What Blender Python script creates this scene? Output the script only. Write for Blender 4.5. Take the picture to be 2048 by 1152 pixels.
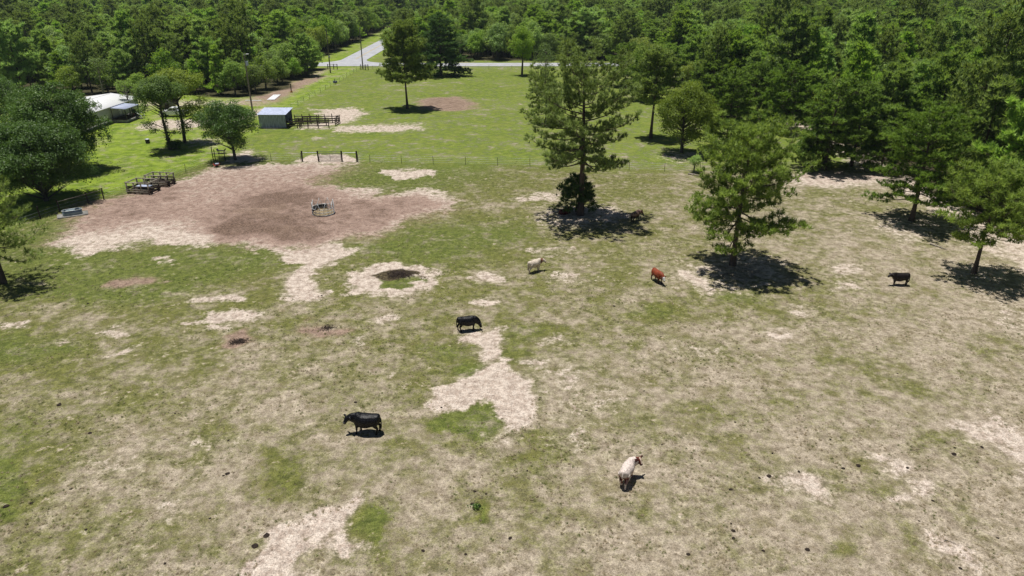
import bpy, bmesh, math, random
import numpy as np
from mathutils import Vector, Matrix
for o in list(bpy.data.objects): bpy.data.objects.remove(o)
S = bpy.context.scene
COL = S.collection
PI = math.pi
# ------------------------------------------------------------------ camera
H = 28.0; TH = math.radians(24.2); F = 1400.0
cd = bpy.data.cameras.new('camera'); cam = bpy.data.objects.new('camera', cd); COL.objects.link(cam)
cam.location = (0, 0, H); cam.rotation_euler = (PI/2 - TH, 0, 0)
cd.sensor_width = 36; cd.lens = F/2048*36; cd.clip_start = .5; cd.clip_end = 6000
S.camera = cam
# ------------------------------------------------------------------ light
SUN = Vector((-0.15, 0.13, 1)).normalized()
elev = math.asin(SUN.z); azim = math.atan2(SUN.x, SUN.y)
w = bpy.data.worlds.new('World'); S.world = w; w.use_nodes = True
nt = w.node_tree; nt.nodes.clear()
sky = nt.nodes.new('ShaderNodeTexSky'); sky.sky_type = 'NISHITA'; sky.sun_disc = False
sky.sun_elevation = elev; sky.sun_rotation = azim; sky.air_density = .55; sky.dust_density = .3; sky.ozone_density = .6
bg = nt.nodes.new('ShaderNodeBackground'); bg.inputs[1].default_value = 0.05
wo = nt.nodes.new('ShaderNodeOutputWorld')
nt.links.new(sky.outputs[0], bg.inputs[0]); nt.links.new(bg.outputs[0], wo.inputs[0])
sl = bpy.data.lights.new('sun', 'SUN'); sl.energy = 5.0; sl.angle = math.radians(.55); sl.color = (1, .96, .9)
so = bpy.data.objects.new('sun', sl); COL.objects.link(so)
so.rotation_euler = (-SUN).to_track_quat('-Z', 'Y').to_euler()
S.view_settings.view_transform = 'Standard'; S.view_settings.look = 'None'
S.view_settings.exposure = 0.0; S.view_settings.gamma = 1
S.cycles.max_bounces = 6; S.cycles.diffuse_bounces = 3; S.cycles.transmission_bounces = 4
S.cycles.volume_bounces = 0; S.cycles.transparent_max_bounces = 4

# ------------------------------------------------------------------ helpers
def ang(py): return TH + math.atan((py - 576)/F)
def G(px, py):                         # where a sight line of the photograph meets the ground
    y = H/math.tan(ang(py)); z = y*math.cos(TH) + H*math.sin(TH)
    return ((px - 1024)/F*z, y)
def hgt(by, ty): return H - G(0, by)[1]*math.tan(ang(ty))

class MB:
    def __init__(s): s.v = []; s.f = []; s.t = []; s.n = 0; s.m = []
    def add(s, v, f, tint=.5, m=0):
        v = np.asarray(v, float).reshape(-1, 3); f = np.asarray(f, int)
        if len(v) == 0: return s
        s.v.append(v); s.f.append(f + s.n); s.n += len(v); s.m.append(np.full(len(f), m, int))
        s.t.append(np.broadcast_to(np.asarray(tint, float), (len(v),)).copy()); return s
    def box(s, c, d, rz=0, m=0, tint=.5, M=None):
        x, y, z = d[0]/2, d[1]/2, d[2]/2
        v = np.array([(i*x, j*y, k*z) for i in (-1, 1) for j in (-1, 1) for k in (-1, 1)], float)
        if M is not None: v = v @ np.array(M.to_3x3()).T
        if rz:
            ca, sa = math.cos(rz), math.sin(rz); v = np.c_[v[:, 0]*ca - v[:, 1]*sa, v[:, 0]*sa + v[:, 1]*ca, v[:, 2]]
        return s.add(v + np.array(c), [(0, 1, 3, 2), (4, 6, 7, 5), (0, 4, 5, 1), (2, 3, 7, 6), (0, 2, 6, 4), (1, 5, 7, 3)], tint, m)
    def tube(s, pts, rad, n=6, m=0, tint=.5, cap=True, flat=1.0):
        pts = np.asarray(pts, float); k = len(pts)
        rad = np.broadcast_to(np.asarray(rad, float), (k,))
        T = np.gradient(pts, axis=0); T /= np.linalg.norm(T, axis=1)[:, None] + 1e-9
        up = np.array([0, 0, 1.]) if abs(T[:, 2]).mean() < .8 else np.array([1., 0, 0])
        A = np.cross(T, up); A /= np.linalg.norm(A, axis=1)[:, None] + 1e-9
        B = np.cross(A, T)
        a = np.arange(n)/n*2*PI
        v = pts[:, None] + rad[:, None, None]*(A[:, None]*np.cos(a)[None, :, None]*flat + B[:, None]*np.sin(a)[None, :, None])
        f = []
        for i in range(k-1):
            for j in range(n):
                j2 = (j+1) % n; f.append((i*n+j, i*n+j2, (i+1)*n+j2, (i+1)*n+j))
        s.add(v.reshape(-1, 3), f, tint, m)
        if cap:
            for i0, p, sg in ((0, pts[0], -1), ((k-1)*n, pts[-1], 1)):
                vv = np.vstack([v.reshape(-1, 3)[i0:i0+n], p]); ff = [(j, (j+1) % n, n, n) if sg > 0 else ((j+1) % n, j, n, n) for j in range(n)]
                s.add(vv, [x[:3] for x in ff], tint, m)
        return s
    def bar(s, a, b, r=.05, n=6, m=0, tint=.5): return s.tube([a, b], r, n, m, tint)
    def beam(s, a, b, wd, ht, m=0, tint=.5):   # rectangular timber from a to b
        a = Vector(a); b = Vector(b); d = b - a
        q = d.to_track_quat('X', 'Z').to_matrix()
        return s.box((a+b)/2, (d.length, wd, ht), m=m, tint=tint, M=q)
    def mesh(s, name, mats, smooth=False):
        me = bpy.data.meshes.new(name)
        V = np.vstack(s.v) if s.v else np.zeros((0, 3))
        loops = np.concatenate([f.ravel() for f in s.f]); tot = np.concatenate([np.full(len(f), f.shape[1]) for f in s.f])
        st = np.concatenate([[0], np.cumsum(tot)[:-1]])
        me.vertices.add(len(V)); me.vertices.foreach_set('co', V.ravel())
        me.loops.add(len(loops)); me.loops.foreach_set('vertex_index', loops.astype(np.int32))
        me.polygons.add(len(tot)); me.polygons.foreach_set('loop_start', st.astype(np.int32)); me.polygons.foreach_set('loop_total', tot.astype(np.int32))
        me.polygons.foreach_set('material_index', np.concatenate(s.m).astype(np.int32))
        if smooth: me.polygons.foreach_set('use_smooth', np.ones(len(tot), bool))
        at = me.attributes.new('tint', 'FLOAT', 'POINT'); at.data.foreach_set('value', np.concatenate(s.t).astype(np.float32))
        for m in (mats if isinstance(mats, (list, tuple)) else [mats]): me.materials.append(m)
        me.update(calc_edges=True); return me
    def obj(s, name, mats, parent=None, smooth=False):
        return link(name, s.mesh(name, mats, smooth), parent)
def link(name, me, parent=None):
    o = bpy.data.objects.new(name, me); COL.objects.link(o); o.parent = parent; return o
def tag(o, label, cat, group=None):
    o['label'] = label; o['category'] = cat
    if group: o['group'] = group
    return o
def thing(name, label, cat, loc=(0, 0, 0), rz=0, group=None):
    o = bpy.data.objects.new(name, None); o.empty_display_size = .3; COL.objects.link(o)
    o.location = loc; o.rotation_euler = (0, 0, rz); return tag(o, label, cat, group)
def struct(o, kind='structure'): o['kind'] = kind; return o
def dup(root, loc, rz, sc=1.0, label=None):
    r = root.copy(); COL.objects.link(r); r.location = loc; r.rotation_euler = (0, 0, rz); r.scale = (sc, sc, sc) if not hasattr(sc, '__len__') else sc
    if label: r['label'] = label
    for ch in root.children:
        c = ch.copy(); COL.objects.link(c); c.parent = r
        for g in ch.children:
            d = g.copy(); COL.objects.link(d); d.parent = c
    return r

# ------------------------------------------------------------------ materials
class NT:
    def __init__(s, m): s.t = m.node_tree; s.L = s.t.links
    def n(s, t, **k):
        a = s.t.nodes.new(t)
        for x, y in k.items(): setattr(a, x, y)
        return a
    def put(s, sock, v):
        if isinstance(v, bpy.types.NodeSocket): s.L.new(v, sock)
        elif v is not None:
            if sock.type == 'RGBA' and not isinstance(v, (int, float)) and len(v) == 3: v = (*v, 1)
            sock.default_value = v
    def math(s, op, a, b=None, c=None, clamp=False):
        x = s.n('ShaderNodeMath', operation=op); x.use_clamp = clamp
        for i, v in enumerate((a, b, c)): s.put(x.inputs[i], v)
        return x.outputs[0]
    def mix(s, f, a, b, mode='MIX'):
        x = s.n('ShaderNodeMix', data_type='RGBA', blend_type=mode); x.clamp_factor = True
        s.put(x.inputs[0], f); s.put(x.inputs[6], a); s.put(x.inputs[7], b); return x.outputs[2]
    def noise(s, vec, scale, detail=4, rough=.5, dist=0, off=0):
        if off:
            mp = s.n('ShaderNodeMapping'); s.put(mp.inputs[0], vec); mp.inputs[1].default_value = (off, off*1.7, off*.3); vec = mp.outputs[0]
        x = s.n('ShaderNodeTexNoise'); s.put(x.inputs['Vector'], vec); x.inputs['Scale'].default_value = scale
        x.inputs['Detail'].default_value = detail; x.inputs['Roughness'].default_value = rough; x.inputs['Distortion'].default_value = dist
        return x.outputs[0]
    def step(s, v, a, b):
        x = s.n('ShaderNodeMapRange', interpolation_type='SMOOTHSTEP'); s.put(x.inputs[0], v)
        x.inputs[1].default_value = a; x.inputs[2].default_value = b; return x.outputs[0]
    def lin(s, v, a, b, c, d):
        x = s.n('ShaderNodeMapRange'); s.put(x.inputs[0], v)
        for i, q in enumerate((a, b, c, d)): x.inputs[i+1].default_value = q
        return x.outputs[0]
def newmat(name):
    m = bpy.data.materials.new(name); m.use_nodes = True
    return m, NT(m), m.node_tree.nodes['Principled BSDF']
def mat(name, col, rough=.7, metal=0, var=.15, scale=3, spec=.3, col2=None, bump=0, stretch=None):
    m, k, p = newmat(name)
    tc = k.n('ShaderNodeTexCoord').outputs['Object']
    if stretch:
        mp = k.n('ShaderNodeMapping'); k.put(mp.inputs[0], tc); mp.inputs[3].default_value = stretch; tc = mp.outputs[0]
    n = k.noise(tc, scale, 6, .65)
    f = k.step(n, .35, .65)
    c2 = col2 or tuple(c*(1-var*2) for c in col)
    k.put(p.inputs['Base Color'], k.mix(f, c2, tuple(min(1, c*(1+var*.5)) for c in col)))
    p.inputs['Roughness'].default_value = rough; p.inputs['Metallic'].default_value = metal
    p.inputs['Specular IOR Level'].default_value = spec
    if bump:
        b = k.n('ShaderNodeBump'); b.inputs['Distance'].default_value = bump; b.inputs['Strength'].default_value = .6
        k.put(b.inputs['Height'], k.noise(tc, scale*3, 4)); k.put(p.inputs['Normal'], b.outputs[0])
    return m
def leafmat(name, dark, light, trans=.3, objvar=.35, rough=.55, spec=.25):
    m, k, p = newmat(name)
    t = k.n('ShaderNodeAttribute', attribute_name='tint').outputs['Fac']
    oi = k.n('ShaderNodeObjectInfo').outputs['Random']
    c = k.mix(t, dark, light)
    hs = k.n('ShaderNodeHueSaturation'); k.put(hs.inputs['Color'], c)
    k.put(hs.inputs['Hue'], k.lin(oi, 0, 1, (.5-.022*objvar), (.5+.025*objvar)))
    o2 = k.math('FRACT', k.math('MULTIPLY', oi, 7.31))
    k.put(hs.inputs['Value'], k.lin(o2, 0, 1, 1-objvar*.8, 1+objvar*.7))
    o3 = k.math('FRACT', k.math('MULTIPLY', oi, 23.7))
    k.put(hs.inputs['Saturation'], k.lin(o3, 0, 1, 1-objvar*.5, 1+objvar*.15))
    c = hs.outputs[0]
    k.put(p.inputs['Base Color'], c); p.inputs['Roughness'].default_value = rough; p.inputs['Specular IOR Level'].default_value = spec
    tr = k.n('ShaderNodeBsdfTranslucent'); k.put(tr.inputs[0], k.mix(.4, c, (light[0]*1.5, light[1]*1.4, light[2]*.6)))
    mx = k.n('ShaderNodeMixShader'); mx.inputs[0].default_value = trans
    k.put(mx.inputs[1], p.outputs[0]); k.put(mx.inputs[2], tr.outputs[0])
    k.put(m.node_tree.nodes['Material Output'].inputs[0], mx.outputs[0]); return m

M = {}
M['bark_pine'] = mat('pine_bark', (.13, .095, .075), .9, col2=(.06, .045, .035), scale=5, bump=.03, stretch=(1, 1, .25))
M['bark_oak'] = mat('oak_bark', (.11, .10, .085), .9, col2=(.05, .045, .035), scale=5, bump=.03, stretch=(1, 1, .3))
M['bark_pale'] = mat('pale_bark', (.33, .30, .27), .9, col2=(.14, .12, .10), scale=4, stretch=(1, 1, .3))
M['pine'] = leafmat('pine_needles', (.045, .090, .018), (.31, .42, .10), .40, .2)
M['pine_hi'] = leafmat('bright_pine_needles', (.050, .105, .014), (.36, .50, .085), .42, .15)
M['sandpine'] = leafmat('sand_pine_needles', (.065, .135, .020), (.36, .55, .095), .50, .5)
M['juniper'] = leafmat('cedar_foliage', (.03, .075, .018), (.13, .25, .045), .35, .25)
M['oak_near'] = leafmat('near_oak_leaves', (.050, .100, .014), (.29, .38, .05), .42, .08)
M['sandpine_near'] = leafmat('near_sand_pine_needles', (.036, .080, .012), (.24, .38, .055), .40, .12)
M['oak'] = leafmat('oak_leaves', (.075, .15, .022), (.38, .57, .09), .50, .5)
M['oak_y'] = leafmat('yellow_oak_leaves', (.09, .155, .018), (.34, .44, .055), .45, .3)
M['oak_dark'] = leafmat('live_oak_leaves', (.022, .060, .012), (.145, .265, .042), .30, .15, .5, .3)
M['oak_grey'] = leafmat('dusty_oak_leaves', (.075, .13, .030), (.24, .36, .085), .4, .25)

# ------------------------------------------------------------------ ground
def ell(cx, cy, rx, ry, n=14):
    return [(cx + rx*math.cos(i/n*2*PI), cy + ry*math.sin(i/n*2*PI)) for i in range(n)]
def gp(pts): return [G(*p) for p in pts]
# (channel, outline as seen, softness in metres, value)   channels: 0 sand 1 green 2 dirt 3 dark mulch
PX = [
 (0, [(85,488),(150,452),(200,405),(260,388),(330,372),(400,345),(425,335),(560,327),(620,326),(705,328),(665,345),(622,356),(655,372),(725,376),(760,392),(800,383),(850,377),(905,385),(918,402),(890,422),(830,434),(800,455),(740,464),(680,477),(650,492),(600,494),(540,502),(480,492),(440,482),(400,500),(340,497),(300,485),(250,490),(205,505),(160,520),(130,500)], 1.2, 1),
 (0, [(545,502),(640,488),(705,503),(690,516),(640,540),(622,562),(668,590),(610,596),(575,582),(570,555),(600,540),(580,522)], .8, 1),
 (0, [(735,543),(790,530),(860,535),(868,560),(840,585),(770,593),(715,586),(710,565)], .7, 1.0),
 (0, [(938,672),(1000,658),(1032,666),(1005,690),(1036,716),(948,716)], .6, 1.1),
 (0, [(880,765),(940,722),(1000,722),(990,750),(1050,790),(1056,822),(1030,850),(980,872),(958,850),(975,815),(940,812),(928,836),(880,826),(872,790)], .7, 1.2),
 (0, [(515,1160),(545,1080),(640,1045),(712,1018),(712,1060),(752,1097),(680,1104),(620,1092),(612,1160)], .8, 1.15),
 (0, [(774,340),(862,338),(852,352),(800,359),(780,352)], 1, 1),
 (0, [(625,218),(700,214),(738,226),(700,243),(650,258),(600,258),(600,250),(660,240),(640,232)], 1.6, .95),
 (0, [(750,248),(845,248),(845,262),(760,264),(670,264),(660,256)], 1.4, .85),
 (0, [(598,323),(630,309),(692,307),(715,318),(705,327)], 1.0, .9),
 (0, [(1358,560),(1372,530),(1440,565),(1560,560),(1560,578),(1480,585),(1440,600),(1400,590)], 1.2, .95),
 (0, ell(1470, 545, 105, 36), 2.0, .72), (0, ell(1170, 432, 90, 26), 1.5, .75), (0, ell(1960, 548, 75, 20), 1.5, .6),
 (0, ell(1820, 455, 95, 26), 1.5, .6), (0, ell(1680, 358, 130, 20), 2.0, .85), (0, ell(1363, 312, 50, 12), 1.5, .6),
 (0, [(1010,395),(1100,385),(1120,400),(1040,402)], 1.0, .75),
 (0, ell(435, 600, 45, 8), .7, .85), (0, ell(455, 640, 40, 12), .8, .85), (0, ell(330, 523, 18, 7), .5, .95),
 (0, ell(968, 552, 26, 16), .9, .85), (0, ell(975, 598, 35, 6), .7, .8), (0, ell(1098, 680, 22, 12), .8, .8), (0, ell(1060, 728, 22, 11), .6, .95),
 (0, ell(1120, 760, 70, 30), 2, .68), (0, ell(1190, 790, 60, 26), 2, .66), (0, ell(1165, 880, 40, 35), 1.6, .66),
 (0, ell(1600, 975, 48, 28), 1.1, .85), (0, ell(1785, 928, 40, 12), .9, .85), (0, ell(1790, 975, 48, 14), .9, .85),
 (0, [(1910,830),(1960,830),(2060,900),(2060,960),(1990,900),(1930,870)], 1.1, .95), (0, [(1890,1090),(1950,1110),(1960,1152),(1900,1152)], 1, .8),
 (0, [(1960,590),(2060,620),(2060,700),(1990,650)], 2, .72), (0, ell(1690, 545, 30, 12), 1, .75), (0, ell(1700, 575, 34, 7), .8, .75),
 (0, ell(1370, 695, 50, 14), 1.5, .66), (0, ell(1560, 665, 24, 7), .8, .8), (0, ell(1590, 620, 26, 8), .8, .75),
 (0, [(1930,465),(2060,520),(2060,545),(1960,500)], 1.2, .9),
 (0, ell(430, 665, 25, 7), .7, .8), (0, ell(380, 655, 18, 5), .6, .8), (0, ell(20, 660, 25, 10), .8, .8), (0, ell(150, 680, 22, 7), .8, .75),
 (0, ell(250, 700, 18, 5), .6, .8), (0, ell(262, 655, 30, 7), .9, .7), (0, ell(770, 637, 30, 6), .7, .8), (0, ell(720, 680, 16, 8), .8, .7),
 (0, ell(600, 960, 16, 14), .7, .75), (0, ell(350, 1010, 25, 10), .8, .66), (0, ell(1140, 560, 40, 8), 1, .7), (0, ell(1100, 505, 30, 5), 1, .65),
 (0, ell(742, 383, 22, 7), .9, .8), (0, ell(400, 880, 90, 18), 2, .58), (0, ell(240, 920, 60, 18), 1.8, .58), (0, ell(130, 870, 60, 12), 1.5, .58),
 (0, [(0,180),(60,190),(180,203),(280,200),(480,200),(640,150),(665,150),(520,212),(300,214),(120,212),(0,205)], 2.5, .62),
 (0, [(270,248),(330,238),(420,238),(480,226),(530,215),(560,222),(480,245),(430,252),(330,262),(265,256)], 1.5, .85),
 (0, ell(400, 285, 60, 8), 1.5, .6), (0, [(450,310),(505,298),(545,315),(530,325),(450,328)], 1.2, .9), (0, ell(640, 275, 10, 3), .8, .7), (0, ell(150, 238, 60, 10), 2, .6),
 (1, [(878,835),(940,813),(975,813),(988,850),(962,872),(885,870)], .6, 1.0), (1, [(755,562),(800,556),(848,560),(822,576),(790,582),(752,578)], .5, 1.3),
 (1, [(490,416),(565,410),(585,430),(560,440),(500,438)], .8, 1.2), (1, ell(560, 462, 40, 7), .8, .9), (1, ell(470, 455, 30, 6), .8, .7), (1, ell(600, 462, 26, 4), .7, .8), (1, [(735,1000),(812,985),(815,1040),(785,1085),(735,1060)], .8, .75),
 (1, [(1010,660),(1075,640),(1105,650),(1080,735),(1035,745),(1000,700)], 1.2, .45), (1, ell(565, 950, 35, 38), 1, .5), (1, ell(1285, 1030, 28, 24), 1, .5),
 (1, ell(1500, 592, 75, 24), 2, .5), (1, ell(1640, 555, 40, 30), 2, .4), (1, ell(1730, 740, 70, 26), 2, .5), (1, ell(1990, 700, 50, 14), 1.5, .5),
 (1, ell(1460, 850, 40, 24), 1.5, .5), (1, ell(1640, 820, 60, 24), 1.5, .5), (1, ell(1700, 955, 44, 14), 1, .6), (1, ell(1690, 1055, 60, 22), 1.5, .5),
 (1, ell(1680, 1115, 25, 18), .7, .8), (1, ell(1815, 1095, 26, 22), 1, .6), (1, ell(1900, 870, 60, 26), 1.5, .4), (1, ell(60, 700, 100, 26), 2.5, .5), (1, ell(40, 870, 60, 60), 2, .4),
 (1, ell(1060, 1040, 40, 30), 2, .3), (1, ell(920, 740, 16, 14), .8, .6), (1, ell(900, 700, 60, 26), 1.5, .5), (1, ell(1080, 900, 70, 24), 2, .35), (1, ell(370, 530, 150, 22), 2, .35),
 (1, ell(200, 560, 160, 26), 3, .45), (1, ell(940, 470, 100, 16), 3, .35), (1, ell(820, 500, 110, 24), 3, .35), (1, ell(1300, 620, 40, 10), 1, .4), (1, ell(780, 365, 90, 6), 1.5, .3),
 (1, ell(10, 1000, 40, 50), 1, .6), (1, ell(930, 895, 30, 12), 1, .4), (1, ell(760, 1110, 60, 25), 1, .4), (1, ell(950, 1012, 10, 8), .3, 1.1),
 (2, [(412,445),(440,415),(500,395),(520,380),(580,370),(650,378),(700,398),(760,400),(810,400),(820,420),(780,440),(740,455),(680,468),(640,482),(560,492),(480,480),(430,470)], 1.8, .35),
 (2, ell(565, 398, 70, 13), 1.5, .45), (2, ell(500, 462, 70, 14), 1.5, .45), (2, ell(450, 448, 34, 14), 1.2, .4), (2, ell(570, 440, 40, 8), 1, .25), (2, ell(620, 470, 40, 7), 1, .35),
 (2, ell(835, 400, 46, 11), 1.5, .45), (2, ell(893, 208, 58, 14), 1.5, .95), (2, ell(275, 560, 35, 9), .9, .8), (2, ell(655, 655, 28, 11), .7, .8), (2, ell(480, 683, 34, 8), .6, .9),
 (2, [(200,408),(262,388),(345,372),(380,372),(340,395),(250,402)], 1.2, .5), (2, ell(230, 430, 120, 22), 3, .42), (2, [(85,488),(150,452),(200,405),(330,372),(425,335),(700,328),(660,372),(760,392),(905,400),(880,430),(740,464),(600,494),(440,480),(330,440),(250,450)], 2.5, .60), (2, ell(590, 428, 190, 44), 4, .12),
 (2, [(520,195),(620,155),(650,152),(600,178),(560,205)], 1.2, .45), (2, ell(1680, 352, 110, 12), 1.5, .35), (2, ell(560, 620, 14, 3), .4, .4),
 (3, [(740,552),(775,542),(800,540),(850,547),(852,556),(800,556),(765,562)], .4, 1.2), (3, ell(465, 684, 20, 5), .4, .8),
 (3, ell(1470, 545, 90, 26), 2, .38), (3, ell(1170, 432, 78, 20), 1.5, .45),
]
POLY = [(c, gp(p), s, v) for c, p, s, v in PX]
# strips that run beside the pasture, in metres
POLY += [(0, [(54,58),(61,58),(61.5,240),(54.5,240)], 1.5, .85), (0, [(-62,235),(-58,235),(-56,205),(-57,165),(-61,165)], 1.5, .62), (2, [(-66,235),(-58,235),(-56,165),(-66,165)], 1.5, .45)]

def vnoise(x, y, seed, sc):            # smooth value noise, world metres
    r = np.random.RandomState(seed); T = r.rand(256, 256)
    X = x/sc; Y = y/sc; xi = np.floor(X).astype(int); yi = np.floor(Y).astype(int); fx = X-xi; fy = Y-yi
    fx = fx*fx*(3-2*fx); fy = fy*fy*(3-2*fy)
    a = T[xi % 256, yi % 256]; b = T[(xi+1) % 256, yi % 256]; c = T[xi % 256, (yi+1) % 256]; d = T[(xi+1) % 256, (yi+1) % 256]
    return (a*(1-fx)+b*fx)*(1-fy) + (c*(1-fx)+d*fx)*fy
def sdf(P, x, y):
    P = np.array(P); n = len(P); d = np.full(x.shape, 1e9); ins = np.zeros(x.shape, bool)
    for i in range(n):
        a = P[i]; b = P[(i+1) % n]; e = b-a
        wx = x-a[0]; wy = y-a[1]; t = np.clip((wx*e[0]+wy*e[1])/(e@e+1e-9), 0, 1)
        d = np.minimum(d, (wx-t*e[0])**2+(wy-t*e[1])**2)
        c = (a[1] > y) != (b[1] > y)
        xx = a[0] + (y-a[1])/(b[1]-a[1]+1e-12)*e[0]; ins ^= c & (x < xx)
    return np.where(ins, -1, 1)*np.sqrt(d)
def forest(x, y):                       # >0 deep in the wood
    r = np.minimum(x-60, 242-y) + 0*x
    r2 = np.minimum(np.minimum(x-46-4*np.sin(y*.15), y-150), 232-y)
    l = np.minimum(-61.5-x+2*np.sin(y*.3), np.minimum(y-180-3*np.sin(x*.2), 236-y))
    n1 = np.minimum(y-258, np.maximum(x+44, -70-x))
    return np.maximum(np.maximum(r, r2), np.maximum(l, n1))
def build_ground():
    ys = [-60.]
    while ys[-1] < 300: ys.append(ys[-1] + (2 if ys[-1] < 18 else max(.3, ys[-1]*.0045)))
    while ys[-1] < 4000: ys.append(ys[-1]*1.12)
    xs = [0.]
    while xs[-1] < 60: xs.append(xs[-1]+.4)
    while xs[-1] < 170: xs.append(xs[-1]+.9)
    while xs[-1] < 3000: xs.append(xs[-1]*1.15)
    xs = [-a for a in xs[:0:-1]] + xs
    X, Y = np.meshgrid(xs, ys); x = X.ravel(); y = Y.ravel()
    n4 = vnoise(x, y, 1, 9); n2 = vnoise(x, y, 2, 3.3); n1 = vnoise(x, y, 3, 1.1); n8 = vnoise(x, y, 4, 19)
    wx = x + (n2-.5)*2.6 + (n1-.5)*1.3; wy = y + (vnoise(x, y, 7, 3.3)-.5)*2.6 + (vnoise(x, y, 8, 1.1)-.5)*1.3
    C = np.zeros((len(x), 4))
    far = 1/(1+np.exp(-(y-(110-.09*x)+(n4-.5)*3)*.55))          # past the cross fence
    left = 1/(1+np.exp((x+49.5+(113-np.minimum(y, 113))*.33+(n1-.5)*.8)*2.2)); far = np.maximum(far, left*(y > 20)); lawn = np.where(x < -40, left*far, 0)
    u = x/45
    near = .64 + .34/(1+np.exp(-(y-60)/7)) + (y-62)/105*.22 - .29*np.clip(u, -1, 2) + (n4-.5)*.22 + (n8-.5)*.25
    near = np.where(y < 50, near-.10*(50-y)/20, near)
    C[:, 1] = near*(1-far) + far*(1.15+(n4-.5)*.3)
    C[:, 0] = .12 + (n4-.5)*.2*(1-far) - .1*far
    for ch, P, s, v in POLY:
        A = np.array(P); bx0, by0 = A.min(0)-3*s-2; bx1, by1 = A.max(0)+3*s+2
        k = np.where((x > bx0) & (x < bx1) & (y > by0) & (y < by1))[0]
        if not len(k): continue
        d = sdf(P, wx[k], wy[k]); q_ = 4.2 if s > 1.15 else 3.1; f = np.clip((.5 if q_ > 4 else .58) - d/(q_*s), 0, 1); f = f*f*(3-2*f)
        if ch == 1: C[k, 1] = np.minimum(1.25, C[k, 1] + f*v); C[k, 0] *= 1-f*min(1, v); C[k, 2] *= 1-f*min(1, v)*.8
        elif ch == 0: C[k, 0] = np.maximum(C[k, 0], f*(v if s > 1.15 else v*1.12))
        else: C[k, ch] += f*v
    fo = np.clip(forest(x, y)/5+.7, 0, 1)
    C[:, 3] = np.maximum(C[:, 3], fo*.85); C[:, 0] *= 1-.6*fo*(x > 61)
    z = (vnoise(x, y, 11, 6)-.5)*.10*np.clip((300-y)/50, 0, 1)*np.clip((y-0)/20, 0, 1)*(np.abs(x) < 170)*(y < 236)
    C2 = np.zeros((len(x), 4)); C2[:, 0] = far; C2[:, 1] = lawn; C2[:, 2] = np.clip(fo, 0, 1); C2[:, 3] = 1
    nx = len(xs); ny = len(ys)
    i, j = np.meshgrid(np.arange(nx-1), np.arange(ny-1)); a = (j*nx+i).ravel()
    mb = MB().add(np.c_[x, y, z], np.c_[a, a+1, a+nx+1, a+nx])
    me = mb.mesh('ground', ground_mat(), True)
    for nm, D in (('mask', C), ('zone', C2)):
        at = me.attributes.new(nm, 'FLOAT_COLOR', 'POINT'); at.data.foreach_set('color', D.astype(np.float32).ravel())
    return struct(link('ground', me))
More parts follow.
